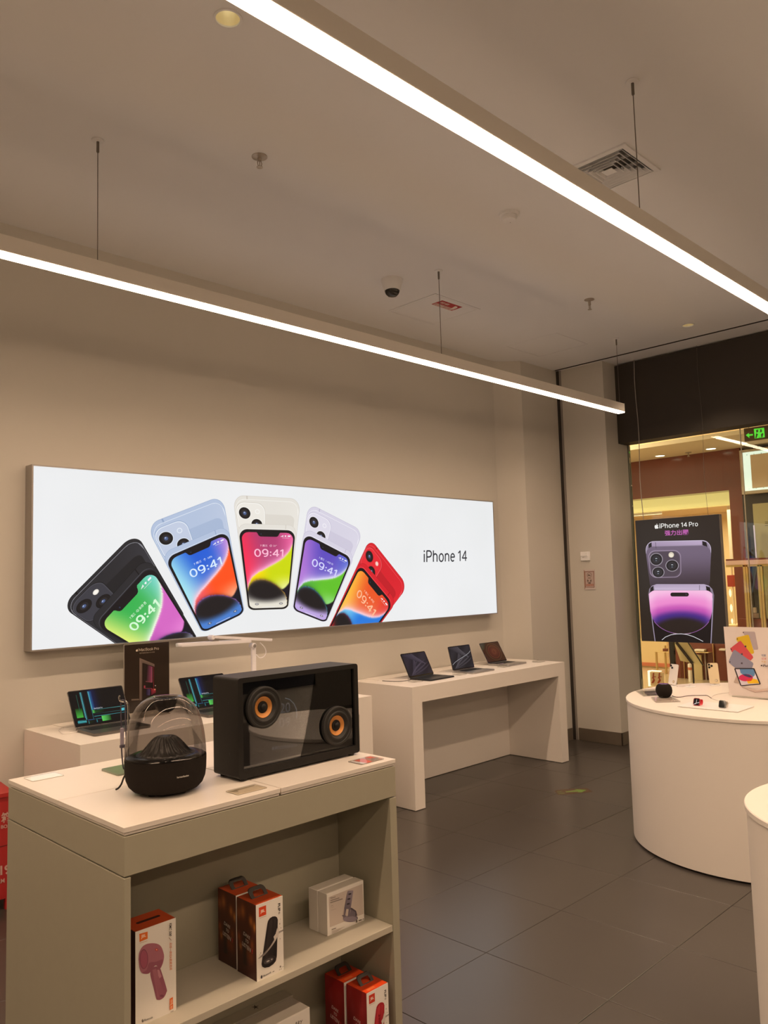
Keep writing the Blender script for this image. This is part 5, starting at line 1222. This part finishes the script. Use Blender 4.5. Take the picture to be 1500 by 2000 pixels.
for cx, cy, rx, ry in ((385, 685, 95, 92), (615, 775, 96, 86), (414, 872, 90, 80)):
    pr.ell(cx, cy, rx, ry, 'a39aa6', G); pr.ell(cx, cy, rx*.9, ry*.9, '1d191b', G); pr.ell(cx, cy, rx*.62, ry*.62, '2c292d', G); pr.ell(cx, cy, rx*.32, ry*.32, '14161c', G, 16); pr.line([(cx-14, cy-6), (cx, cy-16), (cx+14, cy-6)], 8, 'c9ced8', G); pr.line([(cx-12, cy+16), (cx, cy+22), (cx+12, cy+16)], 7, '8a93a6', G)
pr.ell(603, 620, 40, 40, 'd8cdb8', G, 16); pr.ell(603, 628, 26, 24, 'efe6d2', G, 12)
hf = homog([(248, 1045), (1232, 1045), (1190, 1905), (362, 1870)]); HF = lambda u, v: G(*hf(u, v))
pr.poly([(.0, .16), (.03, .07), (.08, .02), (.15, .0), (.85, .0), (.92, .02), (.97, .07), (1.0, .16), (.995, 1.0), (.975, 1.0), (.965, .2), (.035, .2), (.02, 1.0), (.0, 1.0)], ['6d6270', '8f8296', '9d8fa6', 'cbb9d6', 'cbb9d6', '9d8fa6', '8f8296', '6d6270', '7a7480', '4a434c', '2a221e', '2a221e', '4a434c', '7a7480'], HF)
pr.poly([(.11, .012), (.88, .012), (.87, .085), (.11, .085)], ['a898b2', 'b3a2bd', 'c2b1cc', 'c9b8d2'], HF); pr.poly([(.05, .055), (.10, .022), (.095, .10), (.035, .13)], '191315', HF); pr.poly([(.875, .022), (.935, .045), (.955, .13), (.89, .10)], '191315', HF); pr.line([(.785, .012), (.785, .085)], .006, '4a3d4c', HF)
pr.rr(.008, .988, .095, 1.3, .14, .16, 'b5a5c0', HF, 10); pr.rr(.016, .980, .103, 1.3, .136, .155, '171113', HF, 10)
def glow(u, v):
    x, y = u-.5, v
    r = math.hypot(x*1.0, (y-1.02)*1.28)
    c = mix((38, 28, 26), (66, 38, 128), smooth(.44, .62, r)); c = mix(c, (196, 84, 178), smooth(.60, .82, r)); c = mix(c, (236, 140, 206), smooth(.80, 1.0, r)); c = mix(c, (246, 190, 226), smooth(1.0, 1.35, r)+.5*smooth(.36, .5, abs(x))*(1-v))
    return c
bowl = [(-.46+.92*k/40) for k in range(41)]
hs = homog([(275, 1135), (1200, 1135), (1190, 1765), (330, 1765)]); HS2 = lambda u, v: G(*hs(u, v))
pr.k += 1
NU, NV = 40, 30
def bowlpt(u, k):
    x = u-.5; lim = .46+.54*math.sqrt(max(0, 1-(abs(x)/.5)**2.0)); top = .075*max(0, (abs(x)-.40)/.10)**2
    return (u, top+(lim-top)*k/NV)
for i in range(NU):
    for k in range(NV):
        q = [bowlpt(i/NU, k), bowlpt((i+1)/NU, k), bowlpt((i+1)/NU, k+1), bowlpt(i/NU, k+1)]
        pr.poly(q, [glow(*p) for p in q], HS2, layer=False)
pr.line([bowlpt(k/40, NV) for k in range(2, 39)], .010, '9a62a8', HS2); pr.line([bowlpt(k/40, NV) for k in range(14, 27)], .010, 'd8b0d0', HS2)
pr.rr(592, 858, 1165, 1222, 28, 28, '1a1215', G, 6); pr.ell(820, 1192, 14, 14, '3a2c3c', G, 10)
pr.line([(470, 1850), (520, 1808), (600, 1776), (680, 1764), (750, 1762), (830, 1772), (920, 1800), (1000, 1838), (1065, 1872)], 9, 'cfcdd2', G)
pr.build('poster_print', PB, t)
for i, (wy, tx) in enumerate(((3.86, 0), (3.20, 0))):
    P('hanging_wire', M().tube([(PX+.012, wy+.008*math.sin(k*1.3), ZC-.001-(ZC-zb)*k/8) for k in range(9)], .0042 if i == 0 else .0016, 6), mat('pale_string', (.36, .32, .28), .6, noise=.1) if i == 0 else WIRE, t, world=True)

# things on the pilaster by the shopfront
t = T('wall_switch', 'small square white wall control box above the framed notice', 'switch', (7.33, 4.394, 1.84))
P('housing', M().box(7.308, 7.33, 4.344, 4.446, 1.842, 1.934, bev=.003), WHITE2, t, world=True); P('cover', M().box(7.302, 7.3085, 4.362, 4.444, 1.888, 1.928, bev=.002), WHITE2, t, world=True)
pr = Print(lambda x, y: at(x, y, x=7.3075), (-1, 0, 0), .0001); z = Z(1100, 1060, .066667); G = lambda x, y: z(x, y); pr.text('VRV', [(555, 420), (620, 415), (622, 442), (557, 448)], '8a7c6a', .02, 0, G); pr.line([(645, 425), (645, 452)], 8, '9a8c78', G); pr.line([(685, 425), (685, 452)], 8, '9a8c78', G); pr.build('lettering', INK, t)
t = T('framed_notice', 'small framed wall notice with two round hand pictograms below the control box', 'notice', (7.33, 4.365, 1.54))
P('acrylic_plate', M().box(7.324, 7.33, 4.300, 4.430, 1.541, 1.751, bev=.001), mat('notice_frame', (.60, .52, .49), .2, noise=.02), t, world=True)
pr = Print(lambda x, y: at(x, y, x=7.3235), (-1, 0, 0), .00015)
pr.poly([(628, 838), (905, 828), (918, 1315), (650, 1312)], '8a6458', G); pr.poly([(642, 858), (885, 848), (903, 1298), (664, 1300)], 'b9a49c', G); pr.poly([(604, 790), (640, 850), (655, 1310), (630, 1380)], '9c7460', G)
for cy in (950, 1115):
    pr.ell(766, cy, 66, 78, '75675c', G); pr.ell(766, cy, 56, 67, 'b9a49c', G)
pr.poly([(715, 955), (745, 930), (765, 940), (790, 955), (815, 945), (790, 970), (755, 968)], '4c4238', G)
pr.poly([(705, 1100), (830, 1100), (812, 1135), (720, 1135)], '4c4238', G); pr.ell(768, 1115, 24, 28, 'b9a49c', G, 14); pr.poly([(740, 1160), (795, 1155), (805, 1200), (745, 1205)], '4c4238', G); pr.ell(768, 1180, 10, 12, 'b9a49c', G, 10)
pr.poly([(680, 1215), (885, 1205), (888, 1265), (684, 1270)], 'a86a58', G); pr.text('请勿触摸', [(695, 1222), (870, 1213), (872, 1258), (697, 1264)], 'c8ada2', .0, 0, G)
pr.build('notice_print', INKG, t)

# floor arrow
t = T('floor_sticker', 'green arrow sticker lying flat on the dark floor tiles', 'sticker', (5.56, 3.57, 0))
pr = Print(lambda x, y: at(x, y, z=.0004), (0, 0, 1), .0001); z = Z(1040, 1500, .1); G = lambda x, y: z(x, y)
pr.poly([(430, 450), (480, 430), (780, 405), (1040, 392), (1080, 400), (1180, 465), (1050, 480), (700, 515), (500, 525)], '57402e', G)
pr.poly([(640, 455), (870, 432), (820, 412), (1055, 430), (960, 476), (880, 475), (890, 460), (660, 478)], ['767f46', '6c883c', '68903a', '6c943c', '628436', '628436', '6c883c', '6c7a3e'], G)
pr.text('安全出口', [(470, 450), (560, 440), (650, 505), (520, 515)], '6b7a4c', .02, 0, G)
pr.build('sticker_print', INK, t)

# red fire box in the corner
EX0, EX1, EY0, EY1 = 1.02, 1.690, 4.605, YW-.002
t = T('fire_box', 'red steel fire extinguisher cabinet on the floor at the left picture edge', 'box', ((EX0+EX1)/2, (EY0+EY1)/2, 0))
P('body', M().box(EX0+.004, EX1-.004, EY0+.004, EY1-.002, .058, .592, bev=.003), RED, t, world=True)
lm = M(); lm.add([(EX0, EY0-.006, .592), (EX1+.002, EY0-.006, .592), (EX1+.002, EY1, .592), (EX0, EY1, .592), (EX0, EY0-.006, .612), (EX1+.002, EY0-.006, .612), (EX1+.002, EY1-.03, .632), (EX0, EY1-.03, .632), (EX1+.002, EY1, .632), (EX0, EY1, .632)], [(3, 2, 1, 0), (0, 1, 5, 4), (4, 5, 6, 7), (7, 6, 8, 9), (2, 3, 9, 8), (1, 2, 8, 6, 5), (0, 4, 7, 9, 3)])
P('lid', lm, RED, t, world=True)
P('front_seam', M().box(EX0+.004, EX1-.006, EY0+.0025, EY0+.0045, .333, .3365), mat('seam_dark_red', (.12, .01, .01), .6, noise=.05), t, world=True)
for a in (EX0+.004, EX1-.034): [P('leg', M().box(a, a+.03, y_, y_+.026, 0, .058, bev=.002), RED, t, world=True) for y_ in (EY0+.004, EY1-.028)]
pr = Print(lambda x, y: at(x, y, y=EY0+.003), (0, -1, 0), .0002); z = Z(0, 1500, .16); G = lambda x, y: z(x, y)
def wide(txt, quad, col, bold): pr.text(txt, quad, col, bold, 0, G)
wide('箱', [(15, 545), (130, 530), (130, 655), (15, 675)], 'c9a79c', .02)
wide('灭火器', [(-420, 610), (-15, 555), (-15, 680), (-420, 740)], 'c9a79c', .02)
wide('FIRE EXTINGUISHER BOX', [(-640, 800), (135, 680), (135, 722), (-640, 850)], 'c9a79c', .02)
wide('119', [(-75, 1205), (125, 1175), (125, 1290), (-75, 1325)], 'c9a79c', .03)
wide('FIRE ALARM', [(-330, 1420), (55, 1345), (55, 1398), (-330, 1478)], 'c9a79c', .02)
pr.build('lettering', INK, t)

# ================================================================ the shopping street beyond the glass
XM_ = 12.0
MFL = mat('corridor_stone', (.50, .40, .27), .18, noise=.06, nscale=2.5)
S('floor', M().box(XG+.05, 18.2, YR, 12, -.06, 0), MFL)
MALLW = mat('corridor_paint', (.78, .68, .50), .7, noise=.02)
S('ceiling', M().box(XG+.04, 10.8, YR, 12, 4.4, 4.45), MALLW)
S('ceiling', M().box(10.8, 12.2, YR, 12, 3.50, 3.56), MALLW)
COVE = mat('cove_face_glow', (.8, .6, .35), .6, emit=(1.0, .58, .22), estr=.66)  # riser face given its own glow, in place of a hidden strip's light
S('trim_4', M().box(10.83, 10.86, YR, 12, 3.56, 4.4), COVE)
S('wall_far', M().box(XG+.05, 18.2, 12, 12.1, -.06, 4.45), MALLW)
S('wall_far', M().box(18.1, 18.2, YR, 12, -.06, 4.45), MALLW)
S('wall_far', M().box(8.3, 18.2, YR-.1, YR, 0, 4.45), MALLW)
BURG = mat('burgundy_gloss', (.175, .042, .026), .16, spec=.5, noise=.05, nscale=2)
S('wall_opposite', M().box(12.0, 12.25, 4.545, 12, 2.888, 3.498).box(12.0, 12.25, 4.545, 4.735, 0, 2.888), BURG)
S('wall_opposite', M().box(12.1, 12.3, YR, 4.40, 0, 3.498), mat('dark_front', (.022, .018, .015), .4, noise=.1))
S('trim_5', M().box(12.26, 12.5, 4.735, 12, 2.70, 2.888), mat('shop_cove', (.8, .75, .4), .6, emit=(.86, .72, .24), estr=.62))  # drop face: the yellow light on it is put in as emission
CREAMW = mat('shop_cream', (.80, .62, .38), .7, noise=.03, nscale=2)
S('ceiling', M().box(12.3, 18, 4.6, 12, 2.90, 2.95), CREAMW)
S('wall_opposite', M().box(16.6, 16.7, 4.6, 12, 0, 2.9), CREAMW)
S('wall_opposite', M().box(12.3, 16.6, 4.55, 4.60, 0, 2.9), CREAMW)

def pb(mb, x, p0, p1, depth=.05, m=0, bev=0.0):
    a, b_ = at(*p0, x=x), at(*p1, x=x)
    return mb.box(x, x+depth, min(a.y, b_.y), max(a.y, b_.y), min(a.z, b_.z), max(a.z, b_.z), m, bev)
def TT(name, label, cat, x, px, py, group=None):
    p = at(px, py, x=x); return T(name, label, cat, (p.x, p.y, p.z), group=group)
zA = Z(1230, 820, .18)
for px, py, lb in ((328, 388, 'left lit downlight in the corridor ceiling beyond the glass'), (880, 311, 'right lit downlight in the corridor ceiling beyond the glass')):
    p = at(*zA(px, py), z=3.5)
    t = T('recessed_downlight', lb, 'lamp', (p.x, p.y, 3.5), group='corridor downlights')
    P('rim', M().lathe([(.085, 0), (.085, -.006), (.07, -.008)], 24, cap0=False, cap1=False), WHITE2, t); P('lens', M().lathe([(.07, -.007), (.002, -.004)], 24), mat('corridor_lens', (.9, .85, .7), .4, emit=(1, .86, .6), estr=4), t)
p = at(*zA(635, 352), z=3.5)
t = T('sprinkler_head', 'sprinkler head in the corridor ceiling between the two downlights beyond the glass', 'sprinkler', (p.x, p.y, 3.5), group='ceiling sprinklers')
P('rosette', M().lathe([(.045, 0), (.045, -.008), (.014, -.012)], 20), STEELD, t); P('body', M().lathe([(.012, -.01), (.012, -.06), (.022, -.062), (.022, -.066)], 14), STEELD, t)
a, b_ = at(*zA(955, 195), z=3.5), at(*zA(1255, 252), z=3.5)
t = T('linear_ceiling_light', 'thin slanting white light line in the corridor ceiling by the exit sign', 'lamp', ((a+b_)/2).to_tuple())
d = (b_-a).normalized(); nn = Vector((-d.y, d.x, 0))*.028
lm = M(); vs = [a+nn, b_+nn, b_-nn, a-nn]; lm.add([(*v.xy, 3.4985) for v in vs]+[(*v.xy, 3.490) for v in vs], [(0, 1, 2, 3), (7, 6, 5, 4), (0, 4, 5, 1), (1, 5, 6, 2), (2, 6, 7, 3), (3, 7, 4, 0)])
P('diffuser', lm, mat('corridor_line', (.9, .9, .9), .4, emit=(1, .86, .70), estr=.95), t, world=True)

# exit sign
EX = 9.2
a, b_ = at(1452.5, 837, x=EX), at(1509, 861, x=EX)
t = T('exit_sign', 'hanging green running man exit sign with left arrow beyond the glass', 'sign', (EX, (a.y+b_.y)/2, b_.z))
y_l, y_r, z_t, z_b = a.y, a.y-.385, a.z, a.z-.150
P('panel', M().box(EX, EX+.03, y_r, y_l, z_b, z_t, bev=.002), mat('exit_panel', (.20, .135, .085), .4, noise=.04), t, world=True)
for yy in (y_l-.05, y_r+.05): P('hanger', M().tube([(EX+.015, yy, z_t), (EX+.015, yy, 4.4)], .004, 6), WIRE, t, world=True)
pr = Print(lambda x, y: at(x, y, x=EX), (-1, 0, 0), .0003); z = Z(1180, 800, .24); G = lambda x, y: z(x, y)
GR = '5fe53c'
pr.poly([(1152, 208), (1180, 190), (1178, 202), (1210, 197), (1211, 210), (1180, 214), (1184, 232)], GR, G)
pr.poly([(1218, 157), (1302, 148), (1308, 225), (1226, 236)], GR, G)
pr.poly([(1236, 166), (1282, 160), (1284, 182), (1270, 186), (1262, 176), (1248, 184), (1240, 190)], '3d3420', G)
pr.poly([(1238, 192), (1252, 200), (1240, 232), (1230, 234)], '3d3420', G); pr.poly([(1284, 190), (1296, 196), (1288, 224), (1262, 230), (1272, 212)], '3d3420', G)
pr.ell(1262, 172, 9, 9, GR, G, 14); pr.line([(1266, 182), (1262, 204), (1276, 216), (1270, 228)], 10, GR, G); pr.line([(1262, 204), (1250, 218), (1246, 230)], 9, GR, G); pr.line([(1246, 196), (1256, 184), (1268, 186), (1282, 198)], 7, GR, G)
pr.build('pictogram', printmat('exit_backlit', 1.0, .4, diffuse=False), t)

# lit shop sign box
SXX = 11.86
a = at(1443, 880, x=SXX); b_ = at(1449, 966, x=SXX)
t = T('shop_sign', 'large blank beige shop sign box with glowing white edge beyond the glass', 'sign', (SXX, 3.6, b_.z))
y_l, z_t, z_b = a.y, a.z, b_.z
P('frame', M().box(SXX+.005, SXX+.14, 2.2, y_l, z_b, z_t, bev=.004), mat('sign_frame', (.55, .47, .36), .5, noise=.03), t, world=True)
P('edge_light', M().box(SXX, SXX+.006, 2.24, y_l-.05, z_b+.045, z_t-.04), mat('sign_edge_led', (.9, .95, .95), .4, emit=(.62, .88, .82), estr=.85), t, world=True)
P('face', M().box(SXX-.006, SXX, 2.33, y_l-.155, z_b+.075, z_t-.085, bev=.003), mat('sign_face', (.80, .66, .50), .5, noise=.03, nscale=6), t, world=True)
st = M()
for k in range(14): st.cyl(SXX-.003, y_l-.11-.1*k, z_b+.068, z_b+.074, .004, 6); st.cyl(SXX-.003, y_l-.11-.1*k, z_t-.084, z_t-.074, .004, 6)
P('edge_studs', st, DARKMET, t, world=True, kind='stuff')
# door panel below the sign
t = TT('shop_banner', 'tall olive beige shop panel with dark frame below the lit sign box', 'panel', 11.9, 1480, 1150)
zB = Z(1400, 820, .21)
P('dark_frame', pb(M(), 11.95, zB(235, 705), (1560, 1330), .1), mat('dark_front', 'ffffff'), t, world=True)
P('panel', pb(M(), 11.9, zB(330, 782), (1560, 1330), .04, bev=.005), mat('olive_panel', (.42, .38, .20), .45, noise=.06, nscale=4), t, world=True)
pr = Print(lambda x, y: at(x, y, x=11.899), (-1, 0, 0), .0004); G = lambda x, y: zB(x, y)
for yy in (950, 965, 983): pr.line([(448, yy), (476, yy-1)], 4, '2a2418', G)
pr.poly([(338, 980), (352, 980), (374, 1292), (362, 1292)], 'cfc4dc', G)
pr.build('panel_print', printmat('panel_ink', .35, .4), t)
t = TT('standee', 'narrow blue grey standing banner beside the dark red pillar beyond the glass', 'banner', 11.7, 1460, 1200)
P('banner', pb(M(), 11.72, zB(250, 955), zB(322, 1640), .02, bev=.003), mat('banner_grey', (.20, .20, .23), .5, noise=.15, nscale=3), t, world=True)
P('banner_foot', M().box(11.65, 11.85, at(*zB(250, 955), x=11.72).y-.28, at(*zB(250, 955), x=11.72).y, 0, .03, bev=.004), DARKMET, t, world=True)
P('pole', M().tube([(11.75, at(*zB(286, 955), x=11.72).y, .03), (11.75, at(*zB(286, 955), x=11.72).y, at(*zB(286, 1000), x=11.72).z)], .012, 8), DARKMET, t, world=True)

# rack with red top and brass posts
RX = 11.3; BRASS = mat('brass', (.62, .45, .20), .3, metal=.7, noise=.05)
t = TT('display_rack', 'tall display rack with red and white top rail and brass posts beyond the glass', 'rack', RX, 1480, 1150)
P('top_rail', pb(M(), RX, zB(82, 1296), (1560, 820+1312*.21), .3, bev=.004), BURG, t, world=True); P('rail_edge', pb(M(), RX-.02, zB(82, 1312), (1560, 820+1330*.21), .3, bev=.003), mat('pink_edge', (.72, .48, .44), .3, noise=.03), t, world=True)
P('rail_under', pb(M(), RX, zB(82, 1331), (1560, 820+1350*.21), .3), BRASS, t, world=True)
for x0, x1 in ((240, 262), (266, 282), (378, 395), (399, 420)):
    a = at(*zB(x0, 1352), x=RX); c_ = at(*zB(x1, 1352), x=RX); P('post', M().box(RX, RX+.04, c_.y, a.y, 0, a.z), BRASS, t, world=True)
P('lower_cabinet', M().box(RX+.05, RX+.3, at(1560, 1200, x=RX).y, at(*zB(190, 1850), x=RX).y, 0, at(*zB(200, 1850), x=RX).z, bev=.005), BURG, t, world=True)
t = TT('perfume_bottle', 'tall square glass bottle on the red cabinet of the brass rack', 'bottle', RX+.1, *zB(345, 1850))
P('body', pb(M(), RX+.08, zB(322, 1800), zB(372, 1847), .09, bev=.006), mat('pink_glass', (.5, .36, .32), .1, noise=.05), t, world=True); P('cap', pb(M(), RX+.1, zB(335, 1745), zB(360, 1796), .05, bev=.004), mat('clear_cap', (.6, .48, .4), .1, noise=.05), t, world=True)
# lamp with red shade
t = TT('table_lamp', 'lamp with square red shade and glowing glass stems behind the hanging poster edge', 'lamp', 13.4, 1426, 1190)
P('shade', pb(M(), 13.4, zB(92, 1445), zB(160, 1552), .2, bev=.006), mat('red_shade', (.42, .05, .03), .6, noise=.05), t, world=True)
GL_ = mat('lamp_glow', (.9, .85, .6), .4, emit=(1, .86, .52), estr=1.3)
for cx, y0, y1, w_ in ((107, 1575, 1650, 12), (117, 1715, 1790, 12), (125, 1850, 1900, 10)):
    a, b_ = at(*zB(cx, y0), x=13.4), at(*zB(cx, y1), x=13.4); rr_ = abs(at(*zB(cx-w_, y0), x=13.4).y-a.y)
    P('glass_stem', M().lathe([(.004, b_.z), (rr_*.9, b_.z+(a.z-b_.z)*.3), (rr_*.9, b_.z+(a.z-b_.z)*.7), (.004, a.z)], 14, (13.48, (a.y+b_.y)/2, 0)), GL_, t, world=True)
P('table', M().box(13.3, 13.8, at(*zB(205, 1900), x=13.4).y, at(*zB(85, 1900), x=13.4).y, 0, at(*zB(125, 1905), x=13.4).z, bev=.006), CREAMW, t, world=True)
P('white_post', pb(M(), 13.55, zB(128, 1355), zB(170, 1925), .06), mat('lit_white', (.86, .80, .70), .5, noise=.02), t, world=True)
S('trim_6', pb(M(), 14.0, zB(85, 730), zB(150, 1300), .1), mat('white_jamb', (.86, .80, .74), .5, noise=.02))
zC_ = Z(1230, 820, .18)
a = [at(*zC_(*p), x=14.2) for p in ((740, 880), (1080, 845), (1045, 918))]
jm = M(); jm.add([tuple(v) for v in a]+[(v.x+.1, v.y, v.z) for v in a], [(0, 1, 2), (5, 4, 3), (0, 3, 4, 1), (1, 4, 5, 2), (2, 5, 3, 0)])
S('trim_7', jm, mat('white_jamb', 'ffffff'))
t = TT('track_light', 'bright white ceiling light streak inside the shop above the hanging poster', 'lamp', 13.6, *zC_(250, 940))
pm = [at(*zC_(*p), x=13.6) for p in ((40, 958), (200, 930), (400, 905), (500, 903), (420, 928), (250, 955), (40, 972))]
lm = M(); n = len(pm); lm.add([tuple(v) for v in pm]+[(v.x+.05, v.y, v.z) for v in pm], [tuple(range(n)), tuple(range(n, 2*n))[::-1]]+[(k, k+n, (k+1) % n+n, (k+1) % n) for k in range(n)])
P('diffuser', lm, mat('track_glow', (.9, .9, .9), .4, emit=(1, .93, .8), estr=1.5), t, world=True); P('mount', M().box(13.62, 13.66, 6.6, 7.2, 2.74, 2.9), WHITE2, t, world=True)

# low shop furniture seen between table and poster
zD = Z(1225, 1240, .136667)
S('wall_opposite', pb(M(), 13.6, zD(150, 60), zD(600, 800), .05), mat('cream_tiles', (.84, .64, .36), .35, noise=.05, nscale=3))
S('trim_8', pb(M(), 13.57, zD(150, 388), zD(600, 462), .03), mat('coral_band', (.62, .19, .10), .4, noise=.05))
t = TT('lit_frame', 'glowing white niche frame around a cream card with red figures beyond the glass', 'sign', 9.8, *zD(400, 735))
P('pedestal', M().box(9.8, 9.95, at(*zD(520, 740), x=9.8).y, at(*zD(290, 740), x=9.8).y, 0, at(*zD(400, 744), x=9.8).z, bev=.004), CREAMW, t, world=True)
P('lit_edge', pb(pb(M(), 9.82, zD(290, 512), zD(322, 740), .06), 9.82, zD(322, 510), zD(466, 528), .06), mat('niche_glow', (1, 1, .9), .4, emit=(1, .92, .66), estr=1.1), t, world=True)
P('card', pb(M(), 9.83, zD(322, 528), zD(520, 740), .02), mat('cream_card2', (.80, .62, .42), .5, noise=.04), t, world=True)
pr = Print(lambda x, y: at(x, y, x=9.828), (-1, 0, 0), .0005); G = lambda x, y: zD(x, y)
for cx in (375, 460):
    pr.line([(cx, 560), (cx-5, 610), (cx+14, 650), (cx-12, 690)], 18, 'a83c28', G); pr.line([(cx-20, 620), (cx, 600), (cx+35, 598)], 12, 'a83c28', G); pr.line([(cx+2, 640), (cx-24, 690)], 12, 'a83c28', G); pr.ell(cx+2, 552, 10, 12, 'a83c28', G, 10)
pr.build('figures', INK, t)
t = TT('brass_table', 'slim brass framed display table in front of the cream tile wall beyond the glass', 'table', 12.9, *zD(470, 700))
for x_ in (398, 526):
    a = at(*zD(x_, 250), x=12.9); b_ = at(*zD(x_+18, 250), x=12.9); P('leg', M().box(12.9, 12.94, b_.y, a.y, 0, a.z), BRASS, t, world=True)
P('top', pb(M(), 12.88, zD(392, 238), zD(600, 256), .5, bev=.004), BRASS, t, world=True)
t = TT('bottle', 'small dark red bottle standing on the slim brass table', 'bottle', 13.0, *zD(535, 236)); P('body', pb(M(), 13.0, zD(505, 195), zD(560, 237), .08, bev=.006), BURG, t, world=True); P('cap', pb(M(), 13.02, zD(526, 150), zD(546, 194), .04, bev=.003), BRASS, t, world=True)
t = TT('clothes_pole', 'black floor pole above the white smartphone beyond the glass', 'pole', 11.4, *zD(650, 640))
a, b_ = at(*zD(608, 300), x=11.4), at(*zD(668, 300), x=11.4)
P('pole', M().box(11.4, 11.46, b_.y, a.y, .02, 1.45, bev=.004), BLACKG, t, world=True); P('pole_base', M().box(11.3, 11.6, b_.y-.1, a.y+.1, 0, .02), BLACKG, t, world=True)
t = TT('leaning_board', 'cream board with dark frame leaning at an angle below the hanging poster', 'board', 11.6, *zD(900, 420))
q0 = [at(*zD(*p), x=11.6) for p in ((665, 100), (870, 105), (1085, 440), (760, 370))]; bm_ = M(); bm_.add([tuple(v) for v in q0]+[(v.x+.03, v.y, v.z) for v in q0], [(0, 1, 2, 3), (7, 6, 5, 4), (0, 4, 5, 1), (1, 5, 6, 2), (2, 6, 7, 3), (3, 7, 4, 0)])
P('panel', bm_, mat('board_cream', (.62, .50, .27), .5, noise=.06, nscale=4), t, world=True)
e = M(); e.tube([at(*zD(700, 105), x=11.58), at(*zD(935, 410), x=11.58)], .022, 8); e.tube([at(*zD(868, 105), x=11.58), at(*zD(1085, 440), x=11.58)], .010, 8); P('dark_edge', e, DARKMET, t, world=True)
P('prop_leg', M().tube([at(*zD(935, 410), x=11.62), Vector((11.62, at(*zD(935, 410), x=11.62).y, 0))], .012, 8), DARKMET, t, world=True)
t = TT('shop_counter', 'burgundy shop counter with cream side and pale top drawers beyond the glass', 'counter', 12.5, *zD(1100, 670))
yl, yr_ = at(*zD(600, 300), x=12.5).y, 4.74
P('carcass', M().box(12.5, 13.2, yr_, yl, 0, at(*zD(900, 110), x=12.5).z, bev=.005), BURG, t, world=True)
P('cream_side', pb(M(), 12.46, zD(940, 282), zD(1082, 680), .04, bev=.004), mat('board_cream', 'ffffff'), t, world=True)
P('drawer', pb(M(), 12.40, zD(958, 205), zD(1100, 240), .1, bev=.006), mat('lit_white', 'ffffff'), t, world=True)
P('ledge', pb(M(), 12.36, zD(955, 244), zD(1162, 262), .14, bev=.004), BRASS, t, world=True)
P('grey_stile', pb(M(), 12.46, zD(1100, 262), zD(1140, 680), .04), mat('warm_grey', (.36, .30, .26), .5, noise=.05), t, world=True)
for x0, x1 in ((752, 775), (800, 830), (838, 862), (1226, 1252)): P('brass_strip', pb(M(), 12.46, zD(x0, 300 if x0 < 1000 else 130), zD(x1, 690), .03), BRASS, t, world=True)
P('shelf_board', pb(M(), 12.40, zD(1310, 200), zD(1400, 225), .1), mat('lit_white', 'ffffff'), t, world=True)
t = TT('candle_column', 'white column with coral band standing before the burgundy counter', 'column', 12.2, *zD(890, 670))
a, b_ = at(*zD(865, 410), x=12.2), at(*zD(920, 410), x=12.2); r_ = (a.y-b_.y)/2; cy_ = (a.y+b_.y)/2
P('shaft', M().lathe([(r_, 0), (r_, a.z-.02), (r_*.8, a.z)], 20, (12.2, cy_, 0)), mat('lit_white', 'ffffff'), t, world=True); P('band', M().lathe([(r_*1.02, at(*zD(890, 500), x=12.2).z), (r_*1.02, at(*zD(890, 462), x=12.2).z)], 20, (12.2, cy_, 0)), mat('coral_band', 'ffffff'), t, world=True)

# the unseen right side of the shop, mirrored in the glass of the box speaker
S('wall_right', M().box(-1.2, 6.9, YR, YR+.03, .35, 2.75), mat('unseen_dark_wall_panel', (.035, .036, .045), .5, noise=.1, nscale=3))
for i, (x0, x1, z0, z1, cc, lb) in enumerate(((2.0, 2.5, 1.0, 1.75, (.30, .03, .03), 'unseen red poster on the dark panel of the right wall'), (2.7, 3.2, 1.0, 1.75, (.05, .09, .10), 'unseen teal poster on the dark panel of the right wall'), (3.4, 3.8, 1.55, 2.3, (.45, .42, .40), 'unseen white poster on the dark panel of the right wall'))):
    t = T('unseen_wall_poster', lb, 'poster', ((x0+x1)/2, YR+.03, z0))
    P('sheet', M().box(x0, x1, YR+.03, YR+.045, z0, z1, bev=.003), mat('unseen_poster_sheet_%s' % ('red', 'teal', 'white')[i], cc, .4, noise=.2, nscale=4), t, world=True)
